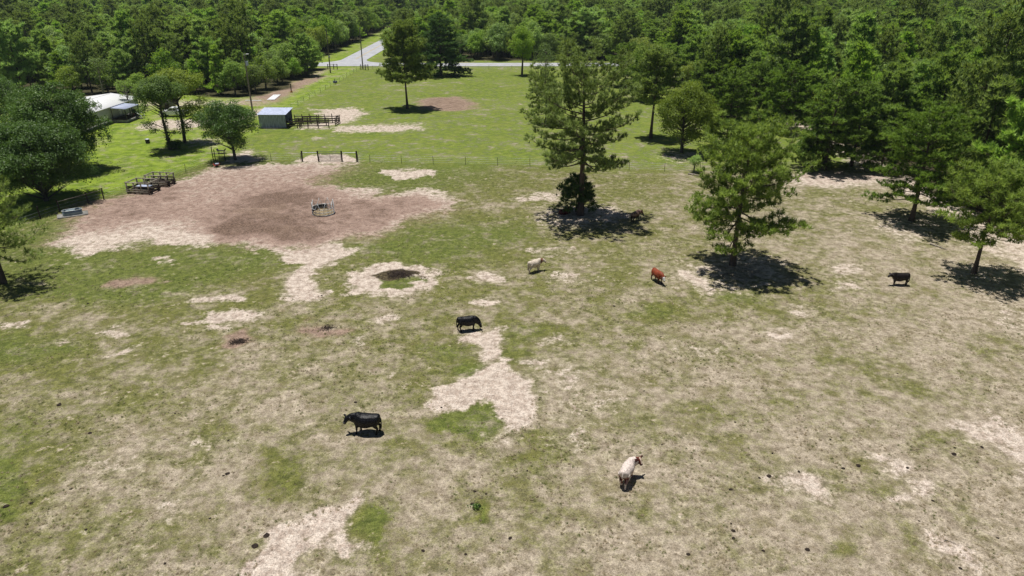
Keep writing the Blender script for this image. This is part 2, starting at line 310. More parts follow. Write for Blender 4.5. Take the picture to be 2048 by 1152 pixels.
def ground_mat():
    m, k, p = newmat('pasture_ground')
    pos = k.n('ShaderNodeNewGeometry').outputs['Position']
    a = k.n('ShaderNodeAttribute', attribute_name='mask'); sp = k.n('ShaderNodeSeparateColor'); k.put(sp.inputs[0], a.outputs['Color'])
    sand, green, dirt, dark = sp.outputs[0], sp.outputs[1], sp.outputs[2], a.outputs['Alpha']
    z = k.n('ShaderNodeAttribute', attribute_name='zone'); sz = k.n('ShaderNodeSeparateColor'); k.put(sz.inputs[0], z.outputs['Color'])
    far, lawn, wood = sz.outputs[0], sz.outputs[1], sz.outputs[2]
    def cn(v, g): return k.math('MULTIPLY', k.math('SUBTRACT', v, .5), g)
    nA = k.noise(pos, .22, 6, .6, .4); nB = k.noise(pos, .8, 7, .62, 0, 5); nC = k.noise(pos, 4.5, 5, .7, 0, 9)
    nD = k.noise(pos, 13, 3, .7, 0, 3); nE = k.noise(pos, .5, 5, .6, .5, 21); nF = k.noise(pos, 1.5, 6, .72, 0, 31)
    # grass against straw
    g = k.math('ADD', k.math('ADD', green, cn(nA, 2.0)), k.math('ADD', cn(nB, 2.4), cn(nC, 1.2)))
    gf = k.step(g, .20, 1.25)
    straw = k.mix(k.step(nF, .32, .68), (.235, .192, .138), (.475, .408, .315))
    straw = k.mix(k.math('MULTIPLY', k.step(nE, .5, .7), .7), straw, (.18, .155, .080))
    grassn = k.mix(k.step(nF, .35, .65), (.092, .100, .030), (.180, .185, .052))
    grassn = k.mix(k.math('MULTIPLY', k.step(nE, .48, .64), .55), grassn, (.155, .150, .050))
    grassf = k.mix(k.step(nB, .36, .64), (.088, .138, .020), (.185, .235, .038))
    grassf = k.mix(k.math('MULTIPLY', k.step(nA, .5, .66), .5), grassf, (.22, .235, .065))
    grassl = k.mix(k.step(nE, .35, .65), (.115, .18, .018), (.23, .31, .036))
    lush = k.step(green, .95, 1.3)
    grassn = k.mix(k.math('MULTIPLY', lush, .55), grassn, k.mix(k.step(nF, .35, .65), (.062, .098, .018), (.135, .180, .035)))
    grass = k.mix(far, grassn, grassf); grass = k.mix(lawn, grass, grassl)
    c = k.mix(gf, straw, grass)
    # sand
    s = k.math('ADD', sand, k.math('ADD', cn(nB, 1.7), k.math('ADD', cn(nF, 1.3), cn(nC, .8))))
    sf = k.step(s, .30, .86)
    sc = k.mix(k.step(nF, .38, .62), (.39, .315, .26), (.64, .555, .475))
    sc = k.mix(k.math('MULTIPLY', k.step(nC, .52, .66), .45), sc, (.30, .225, .17))
    v2 = k.n('ShaderNodeTexVoronoi'); k.put(v2.inputs['Vector'], pos); v2.inputs['Scale'].default_value = 2.6
    p2 = k.n('ShaderNodeSeparateColor'); k.put(p2.inputs[0], v2.outputs['Color'])
    pit = k.math('MULTIPLY', k.math('SUBTRACT', 1, k.step(k.math('ADD', v2.outputs['Distance'], cn(nC, .5)), .12, .30)), k.math('LESS_THAN', p2.outputs[1], .45))
    sc = k.mix(k.math('MULTIPLY', pit, .5), sc, (.24, .185, .15))
    c = k.mix(sf, c, sc)
    # trampled dung-dark earth
    d = k.math('ADD', dirt, k.math('ADD', cn(nB, 1.3), cn(nC, .7)))
    df = k.step(d, .05, .75)
    dc = k.mix(k.step(nF, .30, .70), (.185, .120, .095), (.41, .295, .240))
    c = k.mix(k.math('MULTIPLY', df, .9), c, dc)
    df2 = k.step(k.math('ADD', d, k.math('ADD', cn(nF, 2.6), cn(nE, 1.6))), .75, 1.45)
    c = k.mix(k.math('MULTIPLY', df2, .85), c, k.mix(k.step(nC, .38, .62), (.070, .046, .034), (.20, .135, .100)))
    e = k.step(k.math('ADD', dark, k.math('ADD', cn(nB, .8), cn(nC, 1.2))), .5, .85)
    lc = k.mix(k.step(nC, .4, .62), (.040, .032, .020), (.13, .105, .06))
    c = k.mix(e, c, lc); c = k.mix(k.math('MULTIPLY', k.step(wood, .3, .9), .85), c, k.mix(k.step(nB, .4, .6), (.026, .026, .014), (.075, .070, .032)))  # leaf litter, then wood floor colour darkened further for shade under the crowns
    # crumbs: small dark clods and pale straw flecks
    vo = k.n('ShaderNodeTexVoronoi'); k.put(vo.inputs['Vector'], pos); vo.inputs['Scale'].default_value = 1.4; vo.inputs['Randomness'].default_value = 1
    vd = k.math('ADD', vo.outputs['Distance'], cn(nC, .35))
    pick = k.n('ShaderNodeSeparateColor'); k.put(pick.inputs[0], vo.outputs['Color'])
    sel = k.math('LESS_THAN', pick.outputs[0], .16)
    speck = k.math('MULTIPLY', k.math('SUBTRACT', 1, k.step(vd, .07, .17)), sel)
    speck = k.math('MULTIPLY', speck, k.math('SUBTRACT', 1, k.math('MULTIPLY', far, .75)))
    c = k.mix(k.math('MULTIPLY', speck, .75), c, (.085, .06, .035))
    # blade-scale grain
    gr = k.math('ADD', k.math('ADD', cn(nD, 2.4), cn(nC, 1.1)), 1)
    fl = k.math('MULTIPLY', far, .45)
    gr = k.math('ADD', k.math('MULTIPLY', gr, k.math('SUBTRACT', 1, fl)), fl)
    gr = k.math('MAXIMUM', gr, .3)
    vm = k.n('ShaderNodeVectorMath', operation='SCALE'); k.put(vm.inputs[0], c); k.put(vm.inputs['Scale'], gr)
    k.put(p.inputs['Base Color'], vm.outputs[0]); p.inputs['Roughness'].default_value = .95; p.inputs['Specular IOR Level'].default_value = .1
    b = k.n('ShaderNodeBump'); b.inputs['Strength'].default_value = .7; b.inputs['Distance'].default_value = .12
    k.put(b.inputs['Height'], k.math('ADD', nC, k.math('MULTIPLY', nD, .5))); k.put(p.inputs['Normal'], b.outputs[0])
    return m
build_ground()

def roads():
    m, k, p = newmat('worn_pale_road')
    pos = k.n('ShaderNodeNewGeometry').outputs['Position']
    n = k.noise(pos, .35, 6, .6); f = k.noise(pos, 9, 3, .6)
    c = k.mix(k.step(n, .35, .65), (.35, .36, .39), (.46, .47, .50)); c = k.mix(k.math('MULTIPLY', k.step(f, .45, .6), .4), c, (.30, .30, .32))
    k.put(p.inputs['Base Color'], c); p.inputs['Roughness'].default_value = .85
    pw = mat('white_road_paint', (.7, .7, .68), .6, var=.1); py = mat('yellow_road_paint', (.55, .40, .10), .6, var=.15)
    def sheet(name, polys, z, mt):
        mb = MB()
        for P in polys: mb.add([(a, b, z) for a, b in P], [tuple(range(len(P)))])
        return struct(mb.obj(name, mt))
    def rect(x0, x1, y0, y1): return [(x0, y0), (x1, y0), (x1, y1), (x0, y1)]
    def fillet(cx, cy, sx, r=9, n=8):      # curve joining the side road to the main one
        return [(cx, cy)] + [(cx + sx*r - sx*r*math.cos(t), cy + r - r*math.sin(t)) for t in np.linspace(0, PI/2, n)][::-1]
    sheet('road', [rect(-900, 900, 241, 250)], .075, m)
    s1 = MB()
    xs0, xs1 = -60.5, -51.5
    s1.add([(xs0, 250, .075), (xs1, 250, .075), (xs1, 900, .075), (xs0, 900, .075)], [(0, 1, 2, 3)])
    for cx, sx in ((xs0, -1), (xs1, 1)):
        P = fillet(cx, 250, sx, 10); 
        if sx > 0: P = P[::-1]
        s1.add([(a, b, .075) for a, b in P], [tuple(range(len(P)))])
    struct(s1.obj('side_road', m))
    dash = [rect(-56.1, -55.9, 256+i*1.0, 257+i*1.0) for i in range(0, 400)]
    sheet('side_road_markings', [rect(-56.2, -56.05, 262, 800), rect(-55.85, -55.7, 262, 800)], .083, py)
    sheet('road_markings', [rect(-900, -72, 245.3, 245.45), rect(-40, 900, 245.3, 245.45)], .083, py)
    sheet('road_edge_lines', [rect(-900, 900, 241.25, 241.4), rect(-900, -71, 249.6, 249.75), rect(-41, 900, 249.6, 249.75)], .083, pw)
roads()

# ------------------------------------------------------------------ foliage builders
def unit(v): return v/(np.linalg.norm(v, axis=-1, keepdims=True)+1e-9)
def leaves(mb, r, C, N, size, tint, m=0):
    n = len(C); N = unit(N); t = unit(np.cross(N, r.randn(n, 3))); b = np.cross(N, t)
    size = np.broadcast_to(size, (n,))[:, None]*r.uniform(.7, 1.3, (n, 1))
    w = size*r.uniform(.45, .7, (n, 1))
    V = np.stack([C - t*size*.5, C + b*w*.5 + N*size*.08, C + t*size*.5, C - b*w*.5 + N*size*.08], 1).reshape(-1, 3)
    f = np.arange(n*4).reshape(n, 4); mb.add(V, f, np.repeat(np.broadcast_to(tint, (n,)), 4), m)
def tufts(mb, r, C, D, L, nb, wid, tint, spread=.75, flat=1.0, m=0, rnd=.45):
    n = len(C); D = unit(D)
    d = D[:, None]*.75 + r.randn(n, nb, 3)*spread*np.array([1, 1, flat]); d = unit(d)
    L = np.broadcast_to(L, (n,))[:, None, None]*r.uniform(.7, 1.15, (n, nb, 1))
    s = unit(np.cross(d, r.randn(n, nb, 3)*rnd+np.array([0, 0, 1.])))*wid
    C = C[:, None] + r.randn(n, nb, 3)*.05
    V = np.stack([C - s*.5, C + s*.5, C + d*L], 2).reshape(-1, 3)
    f = np.arange(n*nb*3).reshape(-1, 3)
    tt = np.repeat((np.broadcast_to(tint, (n,))[:, None] + r.uniform(-.15, .15, (n, nb))).ravel(), 3)
    mb.add(V, f, np.clip(tt, 0, 1), m)
def trunk_path(r, h, lean=.03, k=8):
    t = np.linspace(0, 1, k); ph = r.uniform(0, 6.3, 2)
    return np.c_[h*lean*np.sin(t*2.5+ph[0])*t, h*lean*np.sin(t*2.2+ph[1])*t, t*h]
def at(path, z): return np.array([np.interp(z, path[:, 2], path[:, i]) for i in range(3)])
def conifer(seed, h, cb, R, nbr, prof, elev=(5, 45), L=.5, nb=13, wid=.07, tden=2.6, flat=.8, droop=.15, curl=.3, tr=None, bark_r=None, twig=.32, asym=0, spread=.75, minlen=.5, lean=.02, clump=.2, rag=0):
    r = np.random.RandomState(seed); tm, cm = MB(), MB()
    P = trunk_path(r, h, lean); r0 = bark_r or (.08+h*.014)
    tt = np.linspace(0, 1, len(P)); rad = r0*(1-tt*.88); rad[0] *= 1.35
    tm.tube(P, rad, 9)
    C, D, T = [], [], []
    for i in range(nbr):
        t = (i+r.uniform(.1, .9))/nbr; z = cb+(h*.985-cb)*t
        az = i*2.399+r.uniform(-.5, .5); ln = max(minlen, R*prof(t)*r.uniform(.62-rag, 1.12+rag*.3)*(1+asym*math.cos(az)))
        e = math.radians(elev[0]+(elev[1]-elev[0])*t + r.uniform(-9, 9))
        d = np.array([math.cos(az)*math.cos(e), math.sin(az)*math.cos(e), math.sin(e)]); side = np.array([-math.sin(az), math.cos(az), 0])
        s = np.linspace(0, 1, 6); bend = r.uniform(-.18, .18)
        br = at(P, z)[None] + ln*(s[:, None]*d + side*(bend*s*s)[:, None]); br[:, 2] += ln*(-droop*np.sin(s*PI*.75) + curl*s**3*.6)
        tm.tube(br, np.maximum(.012, r0*.30*(1-t*.6)*(ln/R)**.5*(1-s*.88)), 5, cap=False)
        nt_ = max(3, int(ln*tden*.95))
        for q in range(nt_):
            u = .16+.84*((q+r.rand())/nt_)**.85; o = np.array([np.interp(u, s, br[:, c]) for c in range(3)])
            sg = 1 if q % 2 else -1; tl = (twig*ln*(1.12-u)+.35)*r.uniform(.6, 1.3)
            td = unit(d*r.uniform(.4, 1)+side*sg*r.uniform(.5, 1.1)+np.array([0, 0, r.uniform(-.1, .45)]))
            e_ = o+td*tl; e_[2] += .1*tl
            if tl > .5: tm.tube([o, (o+e_)/2+[0, 0, -.05*tl], e_], [.016, .012, .008], 3, cap=False)
            k = max(3, int(tl*tden*1.7)); tq = r.uniform(.1, .75)
            for j in range(k):
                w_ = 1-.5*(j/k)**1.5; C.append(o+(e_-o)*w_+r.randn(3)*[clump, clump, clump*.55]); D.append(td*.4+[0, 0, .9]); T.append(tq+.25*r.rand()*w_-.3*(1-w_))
        C.append(br[-1]); D.append(d+[0, 0, .4]); T.append(.8)
    for q in range(6): C.append(np.array([P[-1, 0], P[-1, 1], h-.2*q])); D.append([0, 0, 1]); T.append(.8)
    C = np.array(C)
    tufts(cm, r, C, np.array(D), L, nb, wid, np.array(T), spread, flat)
    return tm, cm
def broad(seed, h, cb, R, nclump, nleaf, lsize, flat=.72, rc=(.9, 1.5), trunks=1, lean=.04, upz=.5, inner=.35, shape=.0):
    r = np.random.RandomState(seed); tm, cm = MB(), MB()
    P = trunk_path(r, h*.8, lean); r0 = .1+h*.017
    tm.tube(P, r0*(1-np.linspace(0, 1, len(P))*.8), 9)
    cz = (h+cb)/2; hz = (h-cb)/2; off = r.randn(6)
    for i in range(nclump):
        v = unit(r.randn(3)); q = r.uniform(inner, 1)**.6
        lob = 1+.16*math.sin(3*math.atan2(v[1], v[0])+off[0])+.12*math.sin(5*math.atan2(v[1], v[0])+off[1]*3+v[2]*3)
        if v[2] < 0 and r.rand() < .35: v[2] *= -.6
        rr = r.uniform(*rc)
        taper = 1-shape*max(0, v[2])
        c = np.array([v[0]*(R-rr*.6)*q*lob*taper, v[1]*(R-rr*.6)*q*lob*taper, cz+v[2]*(hz-rr*flat*.7)*q])
        c[:2] += at(P, min(c[2], h*.8))[:2]
        st = at(P, np.clip(c[2]-np.hypot(c[0], c[1])*.6-.3, cb*.75, h*.78)); md = (st+c)/2+r.randn(3)*.2+[0, 0, -.1]
        tm.tube([st, md, c], [.03+.012*R, .03, .012], 4, cap=False)
        n = int(nleaf*(rr/np.mean(rc))**2); u = unit(r.randn(n, 3)); u[:, 2] = np.where((u[:, 2] < 0) & (r.rand(n) < upz), -u[:, 2], u[:, 2])
        rad = rr*r.uniform(.45, 1.0, (n, 1))**.7*(1+.25*np.sin(u[:, :1]*5+u[:, 1:2]*4+i))
        L = c+u*rad*[1, 1, flat]
        N = u*.8+r.randn(n, 3)*.55+[0, 0, .5]
        leaves(cm, r, L, N, lsize, np.clip(.25+.4*r.rand(n)+.3*(r.rand()-.3), 0, 1))
    return tm, cm
def tree(name, label, tmc, loc, rz, bark, leaf, sc=1.0, group=None, cat='tree'):
    t = thing(name, label, cat, (loc[0], loc[1], -.05), rz, group); t.scale = (sc, sc, sc)
    tmc[0].obj('trunk', bark, t, True); tmc[1].obj('crown', leaf, t); return t

pf_pine = lambda t: (.62+.9*t)*(1-t)**.55 if t > .15 else .75+.6*t
pf_round = lambda t: float(np.interp(t, [0, .3, .6, .85, 1], [.85, 1.03, .95, .7, .3]))
pf_cone = lambda t: (1-t)**.75*.95+.05
pf_layer = lambda t: float(np.interp(t, [0, .3, .6, .85, 1], [.95, 1.03, .9, .62, .25]))*(.9+.2*math.sin(t*27))
def B(px, py): return G(px, py)
# --- single trees of the pasture ---
def hero():
    L = M
    # great pine standing over the cedar
    tm, cm = conifer(11, 18.7, 6.6, 7.5, 60, lambda t: float(np.interp(t, [0, .15, .35, .6, .85, 1], [.92, .72, 1.05, .95, .72, .35])), (-10, 50), L=.5, nb=17, wid=.08, tden=2.35, clump=.22, droop=.12, asym=-.15, rag=.3, bark_r=.42)
    tree('pine_tree', 'tallest pine of the pasture with open crown, a dark cedar at its foot', (tm, cm), B(1160, 430), .4, L['bark_pine'], L['pine'])
    tm, cm = conifer(12, 4.8, 2.7, 3.1, 44, lambda t: .95*(1-t)**.4, (-22, 8), L=.42, nb=14, wid=.08, tden=3.0, droop=.3, curl=-.3, bark_r=.1)
    x, y = B(1152, 424); tree('cedar_tree', 'small dark drooping cedar at the foot of the tallest pasture pine', (tm, cm), (x, y), 0, L['bark_pine'], L['juniper'])
    tm, cm = conifer(21, 13.7, 4.0, 5.9, 76, lambda t: float(np.interp(t, [0, .3, .6, .82, 1], [.92, 1.03, .92, .68, .3])), (-8, 52), L=.5, nb=16, wid=.08, tden=2.4, clump=.19, rag=.18, droop=.12, bark_r=.30)
    tree('pine_tree', 'bright bushy pine over its own round shadow, between red calf and black cow', (tm, cm), B(1465, 530), 1.1, L['bark_pine'], L['pine_hi'])
    tm, cm = conifer(31, 10.0, 3.8, 5.0, 54, lambda t: float(np.interp(t, [0, .3, .6, .82, 1], [.85, 1.03, .95, .7, .35])), (-4, 50), L=.5, nb=16, wid=.08, tden=2.4, clump=.19, rag=.18, droop=.1, bark_r=.22)
    tree('pine_tree', 'pine with slim bare trunk at the right edge, behind the rightmost black cow', (tm, cm), B(1948, 546), 2.1, L['bark_pine'], L['pine_hi'])
    tm, cm = conifer(41, 13.8, 2.6, 6.4, 60, pf_layer, (-4, 34), L=.42, nb=16, wid=.085, tden=2.7, flat=.5, droop=.06, curl=.1, bark_r=.28)
    tree('sand_pine_tree', 'broad layered dark pine with dense shadow, left of the slim right-edge pine', (tm, cm), B(1822, 442), 0, L['bark_pine'], L['sandpine_near'])
    tm, cm = conifer(51, 17.0, 6.2, 5.6, 56, lambda t: float(np.interp(t, [0, .3, .6, .85, 1], [1.05, 1.0, .9, .8, .35])), (-10, 50), L=.65, nb=13, wid=.16, tden=2.8, clump=.3, droop=.1, bark_r=.26)
    tree('pine_tree', 'pine with long bare trunk in front of the road, beside the dense cone-shaped cedar', (tm, cm), B(815, 217), .5, L['bark_pine'], L['pine'])
    tm, cm = conifer(61, 17.5, .9, 9.8, 84, lambda t: (1-t)**.62*.9+.06+.1*math.sin(t*31), (-6, 22), L=.5, nb=13, wid=.16, tden=2.5, flat=.45, droop=.04, curl=.05, bark_r=.35)
    tree('cedar_tree', 'big dense cone-shaped dark cedar standing against the main road', (tm, cm), B(882, 151), 0, L['bark_pine'], L['juniper'])
    tm, cm = conifer(71, 10.6, 3.0, 5.0, 40, lambda t: (.9+.3*t)*(1-t)**.5+.05, (-5, 45), L=.46, nb=13, wid=.055, tden=2.3, droop=.15, bark_r=.24)
    tree('pine_tree', 'pine cut by the left edge of the pasture, shadow on green grass', (tm, cm), B(8, 566), 0, L['bark_pine'], L['pine'])
    # big dark oak on the left
    x, y = B(70, 413)
    tree('oak_tree', 'huge dark blue-green oak with crown down to the ground, shading the water tank', broad(81, 11.4, .3, 7.0, 190, 330, .26, .72, (1.2, 2.0), inner=.35, upz=.7), (x, y+2.5), 0, L['bark_oak'], L['oak_dark'])
    x, y = B(128, 345)
    tree('oak_tree', 'huge brighter green oak hiding part of the white house, right behind the dark one', broad(88, 13.6, .8, 7.2, 170, 300, .27, .72, (1.2, 2.0), inner=.3, upz=.7), (x, y+1), 0, L['bark_oak'], L['oak_dark'])
    tree('oak_tree', 'dark green tree at the left edge behind the huge oak', broad(82, 11, 1.0, 6.5, 80, 230, .26, .75, (1.1, 1.9)), B(0, 262), 0, L['bark_oak'], L['oak_dark'])
    tree('oak_tree', 'tree cut by the left edge beside the sandy drive', broad(83, 9, 1.0, 5.0, 60, 200, .26, .75, (1.0, 1.7)), B(-5, 222), 0, L['bark_oak'], L['oak_dark'])
    tree('oak_tree', 'tree at the left edge under the huge oak crown', broad(84, 11, 1.2, 5.5, 70, 200, .25, .75, (1.0, 1.7)), B(-40, 370), 0, L['bark_oak'], L['oak'])
    # yard oaks
    def low(tc, L_, seed):
        r = np.random.RandomState(seed)
        for (x0, y0, z0, rr) in L_:
            n = int(170*rr**1.6); u = unit(r.randn(n, 3)); c = np.array([x0, y0, z0])
            leaves(tc[1], r, c+u*rr*r.uniform(.3, 1, (n, 1))*[1, 1, .7], u+r.randn(n, 3)*.5+[0, 0, .5], .26, .2+.5*r.rand(n)); tc[0].tube([(0, 0, z0*.8), (x0*.6, y0*.6, z0), c], [.07, .05, .02], 5)
        return tc
    t1 = low(broad(85, 12.5, 7.7, 4.2, 90, 190, .27, .62, (.9, 1.5), upz=.5), [(-3.3, .5, 4.4, 1.5), (-2.2, 0, 3.4, 1.0), (-3.6, 1, 7.4, 1.2), (1.0, .4, 3.0, .7), (-3.0, -1, 6.9, 1.1)], 1)
    tree('oak_tree', 'dusty pale yard oak with leafy vine on its trunk, nearer the white house', t1, B(341, 299), 0, L['bark_oak'], L['oak_grey'])
    t2 = low(broad(86, 13.0, 7.6, 5.2, 100, 200, .27, .65, (1.0, 1.6), upz=.5), [(2.2, -.8, 6.6, 1.6), (3.4, .8, 4.0, 1.1), (3.0, 0, 6.4, 1.6), (4.2, .3, 7.6, 1.7), (2.4, .5, 4.4, 1.5), (1.2, -.5, 3.2, 1.2), (3.8, -.6, 5.2, 1.4), (1.4, .2, 5.6, 1.3), (5.0, 0, 6.2, 1.3)], 2)
    tree('oak_tree', 'yellow-green yard oak in front of the white pickup tail', t2, B(370, 286), 0, L['bark_oak'], L['oak_y'])
    tree('oak_tree', 'low wide oak shading the pipe frame left of the field gate', broad(87, 10.0, 1.9, 5.1, 110, 240, .23, .7, (.9, 1.5), inner=.25), B(471, 320), .7, L['bark_oak'], L['oak_dark'])
    for (px, py, z0, z1, rr, sd) in ((341, 299, .6, 7.2, .75, 5), (370, 286, 1.6, 6.5, 1.3, 6)):
        r = np.random.RandomState(sd); n = 900; z = r.uniform(z0, z1, n); a = r.uniform(0, 6.28, n); q = rr*(.3+.7*r.rand(n)*np.abs(np.sin(z*1.7+a)))
        b = MB(); leaves(b, r, np.c_[q*np.cos(a), q*np.sin(a), z], r.randn(n, 3)+[0, 0, .6], .24, r.rand(n)); o = b.obj('vine', L['oak_dark']); o.location = (*B(px, py), 0)
        tag(o, 'leafy vine climbing the yard oak trunk ' + ('nearer the white house' if sd == 5 else 'beside the pickup tail'), 'vine', 'vines on the yard oak trunks')
    # right of the pasture
    def cn_(name, lab, px, py, ty, seed, cbf, R, leaf, pr=pf_layer, el=(0, 40), nbr=52, L_=.5, fl=.6, td=2.5):
        h = hgt(py, ty)*.93; tm, cm = conifer(seed, h, h*cbf, R, nbr, pr, el, L=L_, nb=12, wid=.15, tden=td, flat=fl, droop=.08, curl=.15)
        tree(name, lab, (tm, cm), B(px, py), seed*.7, M['bark_pine'], M['sandpine_near' if leaf == 'sandpine' else leaf])
    cn_('pine_tree', 'slim pine with straight bare trunk just right of the tallest pine', 1301, 276, 92, 101, .42, 4.6, 'pine', pf_round, (-5, 45), L_=.58)
    tree('oak_tree', 'yellow-green leafy tree with short trunk, right of the slim bare-trunked pine', broad(102, hgt(305, 156), 1.2, 5.5, 140, 220, .26, .7, (1.0, 1.6), shape=.3), B(1363, 305), 0, M['bark_oak'], M['oak_near'])
    cn_('pine_tree', 'half-hidden pine left of the tallest pine with small shadow at its foot', 1092, 247, 132, 103, .2, 4.6, 'pine', pf_layer, (-4, 30), 44, .4)
    tree('dead_topped_tree', 'thin grey twiggy tree behind the tallest pine', broad(104, hgt(178, 84), 3, 3.4, 40, 70, .25, .7, (.9, 1.4)), B(1090, 178), 0, M['bark_pale'], M['oak_grey'])
    tree('oak_tree', 'slender tree by the main road left of the tallest pine', broad(105, hgt(150, 50), 3.4, 4.2, 60, 160, .32, .75, (1.0, 1.7), shape=.3), B(1044, 150), 0, M['bark_oak'], M['oak'])
    cn_('pine_tree', 'dark pine casting the long shadow between road and slim pine', 1288, 200, 100, 106, .28, 6.0, 'sandpine', pf_round, (-5, 35), 46)
    cn_('sand_pine_tree', 'dark pine on the pasture corner near the road, behind the slim pine', 1250, 172, 88, 107, .2, 6.0, 'sandpine', pf_round, (-5, 35), 46)
    tree('oak_tree', 'yellow-green oak behind the slim pine beside the road', broad(108, 12, 2.5, 5.5, 70, 160, .32, .75, (1.1, 1.8)), (37, 210), 0, M['bark_oak'], M['oak_y'])
    tree('oak_tree', 'rounded bluish oak beside the slim pine', broad(109, 11.5, 2.5, 5.0, 70, 160, .32, .75, (1.1, 1.8)), (33.5, 188), 0, M['bark_oak'], M['oak'])
    cn_('sand_pine_tree', 'wide dark pine directly behind the bright bushy pine', 1452, 292, 128, 110, .12, 6.0, 'sandpine', pf_layer, (-4, 30), 60)
    cn_('sand_pine_tree', 'dark layered pine right of and behind the bright bushy pine', 1566, 262, 118, 111, .15, 6.2, 'sandpine', pf_layer, (-4, 30), 60)
    cn_('sand_pine_tree', 'dark pine with dead lower limbs on the sandy strip', 1648, 340, 150, 112, .2, 5.6, 'sandpine', pf_layer, (-8, 34), 52)
    cn_('sand_pine_tree', 'leaning dark pine beside the brush pile', 1702, 332, 158, 113, .2, 5.4, 'sandpine', pf_layer, (-8, 34), 52)
    cn_('sand_pine_tree', 'low young pine in front of the brush pile', 1625, 338, 262, 114, .1, 3.6, 'sandpine', pf_layer, (0, 34), 34)
    cn_('sand_pine_tree', 'small bushy pine between brush pile and broad layered pine', 1760, 345, 255, 115, .1, 3.6, 'sandpine', pf_layer, (0, 34), 34)
    cn_('sand_pine_tree', 'dark pine behind the bushy pasture pine crown', 1505, 240, 122, 116, .1, 5.6, 'sandpine', pf_layer, (-4, 34), 54)
    cn_('sand_pine_tree', 'dark pine beyond the wide pine near the pasture corner', 1420, 232, 120, 117, .1, 5.4, 'sandpine', pf_layer, (-4, 34), 50)
    tree('dead_tree', 'pale bare trunk with sparse crown right beside the white house', broad(118, 8.4, 3.5, 2.3, 26, 60, .25, .7, (.6, 1.0)), B(262, 231), 0, M['bark_pale'], M['oak'])
    tree('shrub', 'low round bush at the foot of the two yard oaks', broad(119, 1.7, .1, 1.7, 20, 90, .2, .8, (.5, .8)), B(352, 298), 0, M['bark_oak'], M['oak_dark'], cat='bush')
    tree('shrub', 'tiny lone sapling by the fence left of the bright bushy pine', broad(120, 2.6, .9, 1.5, 16, 90, .2, .6, (.5, .8)), B(1388, 343), 0, M['bark_oak'], M['oak'], cat='bush')
hero()

def scatter(name, label, cat, pc, X, Y, Z, idx, sc, r):
    me = bpy.data.meshes.new(name); n = len(X)
    me.vertices.add(n); me.vertices.foreach_set('co', np.c_[X, Y, Z].ravel())
    for an, tp, dv in (('shape', 'INT', idx.astype(np.int32)), ('size', 'FLOAT', sc.astype(np.float32)), ('turn', 'FLOAT', r.uniform(0, 6.28, n).astype(np.float32))):
        me.attributes.new(an, tp, 'POINT').data.foreach_set('value', dv)
    o = link(name, me); struct(o, 'stuff'); tag(o, label, cat)
    g = bpy.data.node_groups.new('scatter_'+name, 'GeometryNodeTree')
    g.interface.new_socket('Geometry', in_out='INPUT', socket_type='NodeSocketGeometry'); g.interface.new_socket('Geometry', in_out='OUTPUT', socket_type='NodeSocketGeometry')
    N_ = g.nodes; gi = N_.new('NodeGroupInput'); go = N_.new('NodeGroupOutput')
    m2p = N_.new('GeometryNodeMeshToPoints'); iop = N_.new('GeometryNodeInstanceOnPoints'); ci = N_.new('GeometryNodeCollectionInfo')
    ci.inputs[0].default_value = pc; ci.inputs['Separate Children'].default_value = True; ci.inputs['Reset Children'].default_value = True
    iop.inputs['Pick Instance'].default_value = True
    def na(nm, tp):
        q = N_.new('GeometryNodeInputNamedAttribute'); q.data_type = tp; q.inputs[0].default_value = nm; return q.outputs[0]
    cx = N_.new('ShaderNodeCombineXYZ'); cs = N_.new('ShaderNodeCombineXYZ')
    g.links.new(na('turn', 'FLOAT'), cx.inputs[2]); s_ = na('size', 'FLOAT')
    for i in range(3): g.links.new(s_, cs.inputs[i])
    e2r = N_.new('FunctionNodeEulerToRotation'); g.links.new(cx.outputs[0], e2r.inputs[0])
    g.links.new(gi.outputs[0], m2p.inputs[0]); g.links.new(m2p.outputs[0], iop.inputs['Points']); g.links.new(ci.outputs[0], iop.inputs['Instance'])
    g.links.new(na('shape', 'INT'), iop.inputs['Instance Index']); g.links.new(e2r.outputs[0], iop.inputs['Rotation']); g.links.new(cs.outputs[0], iop.inputs['Scale'])
    g.links.new(iop.outputs[0], go.inputs[0])
    md = o.modifiers.new('scatter', 'NODES'); md.node_group = g
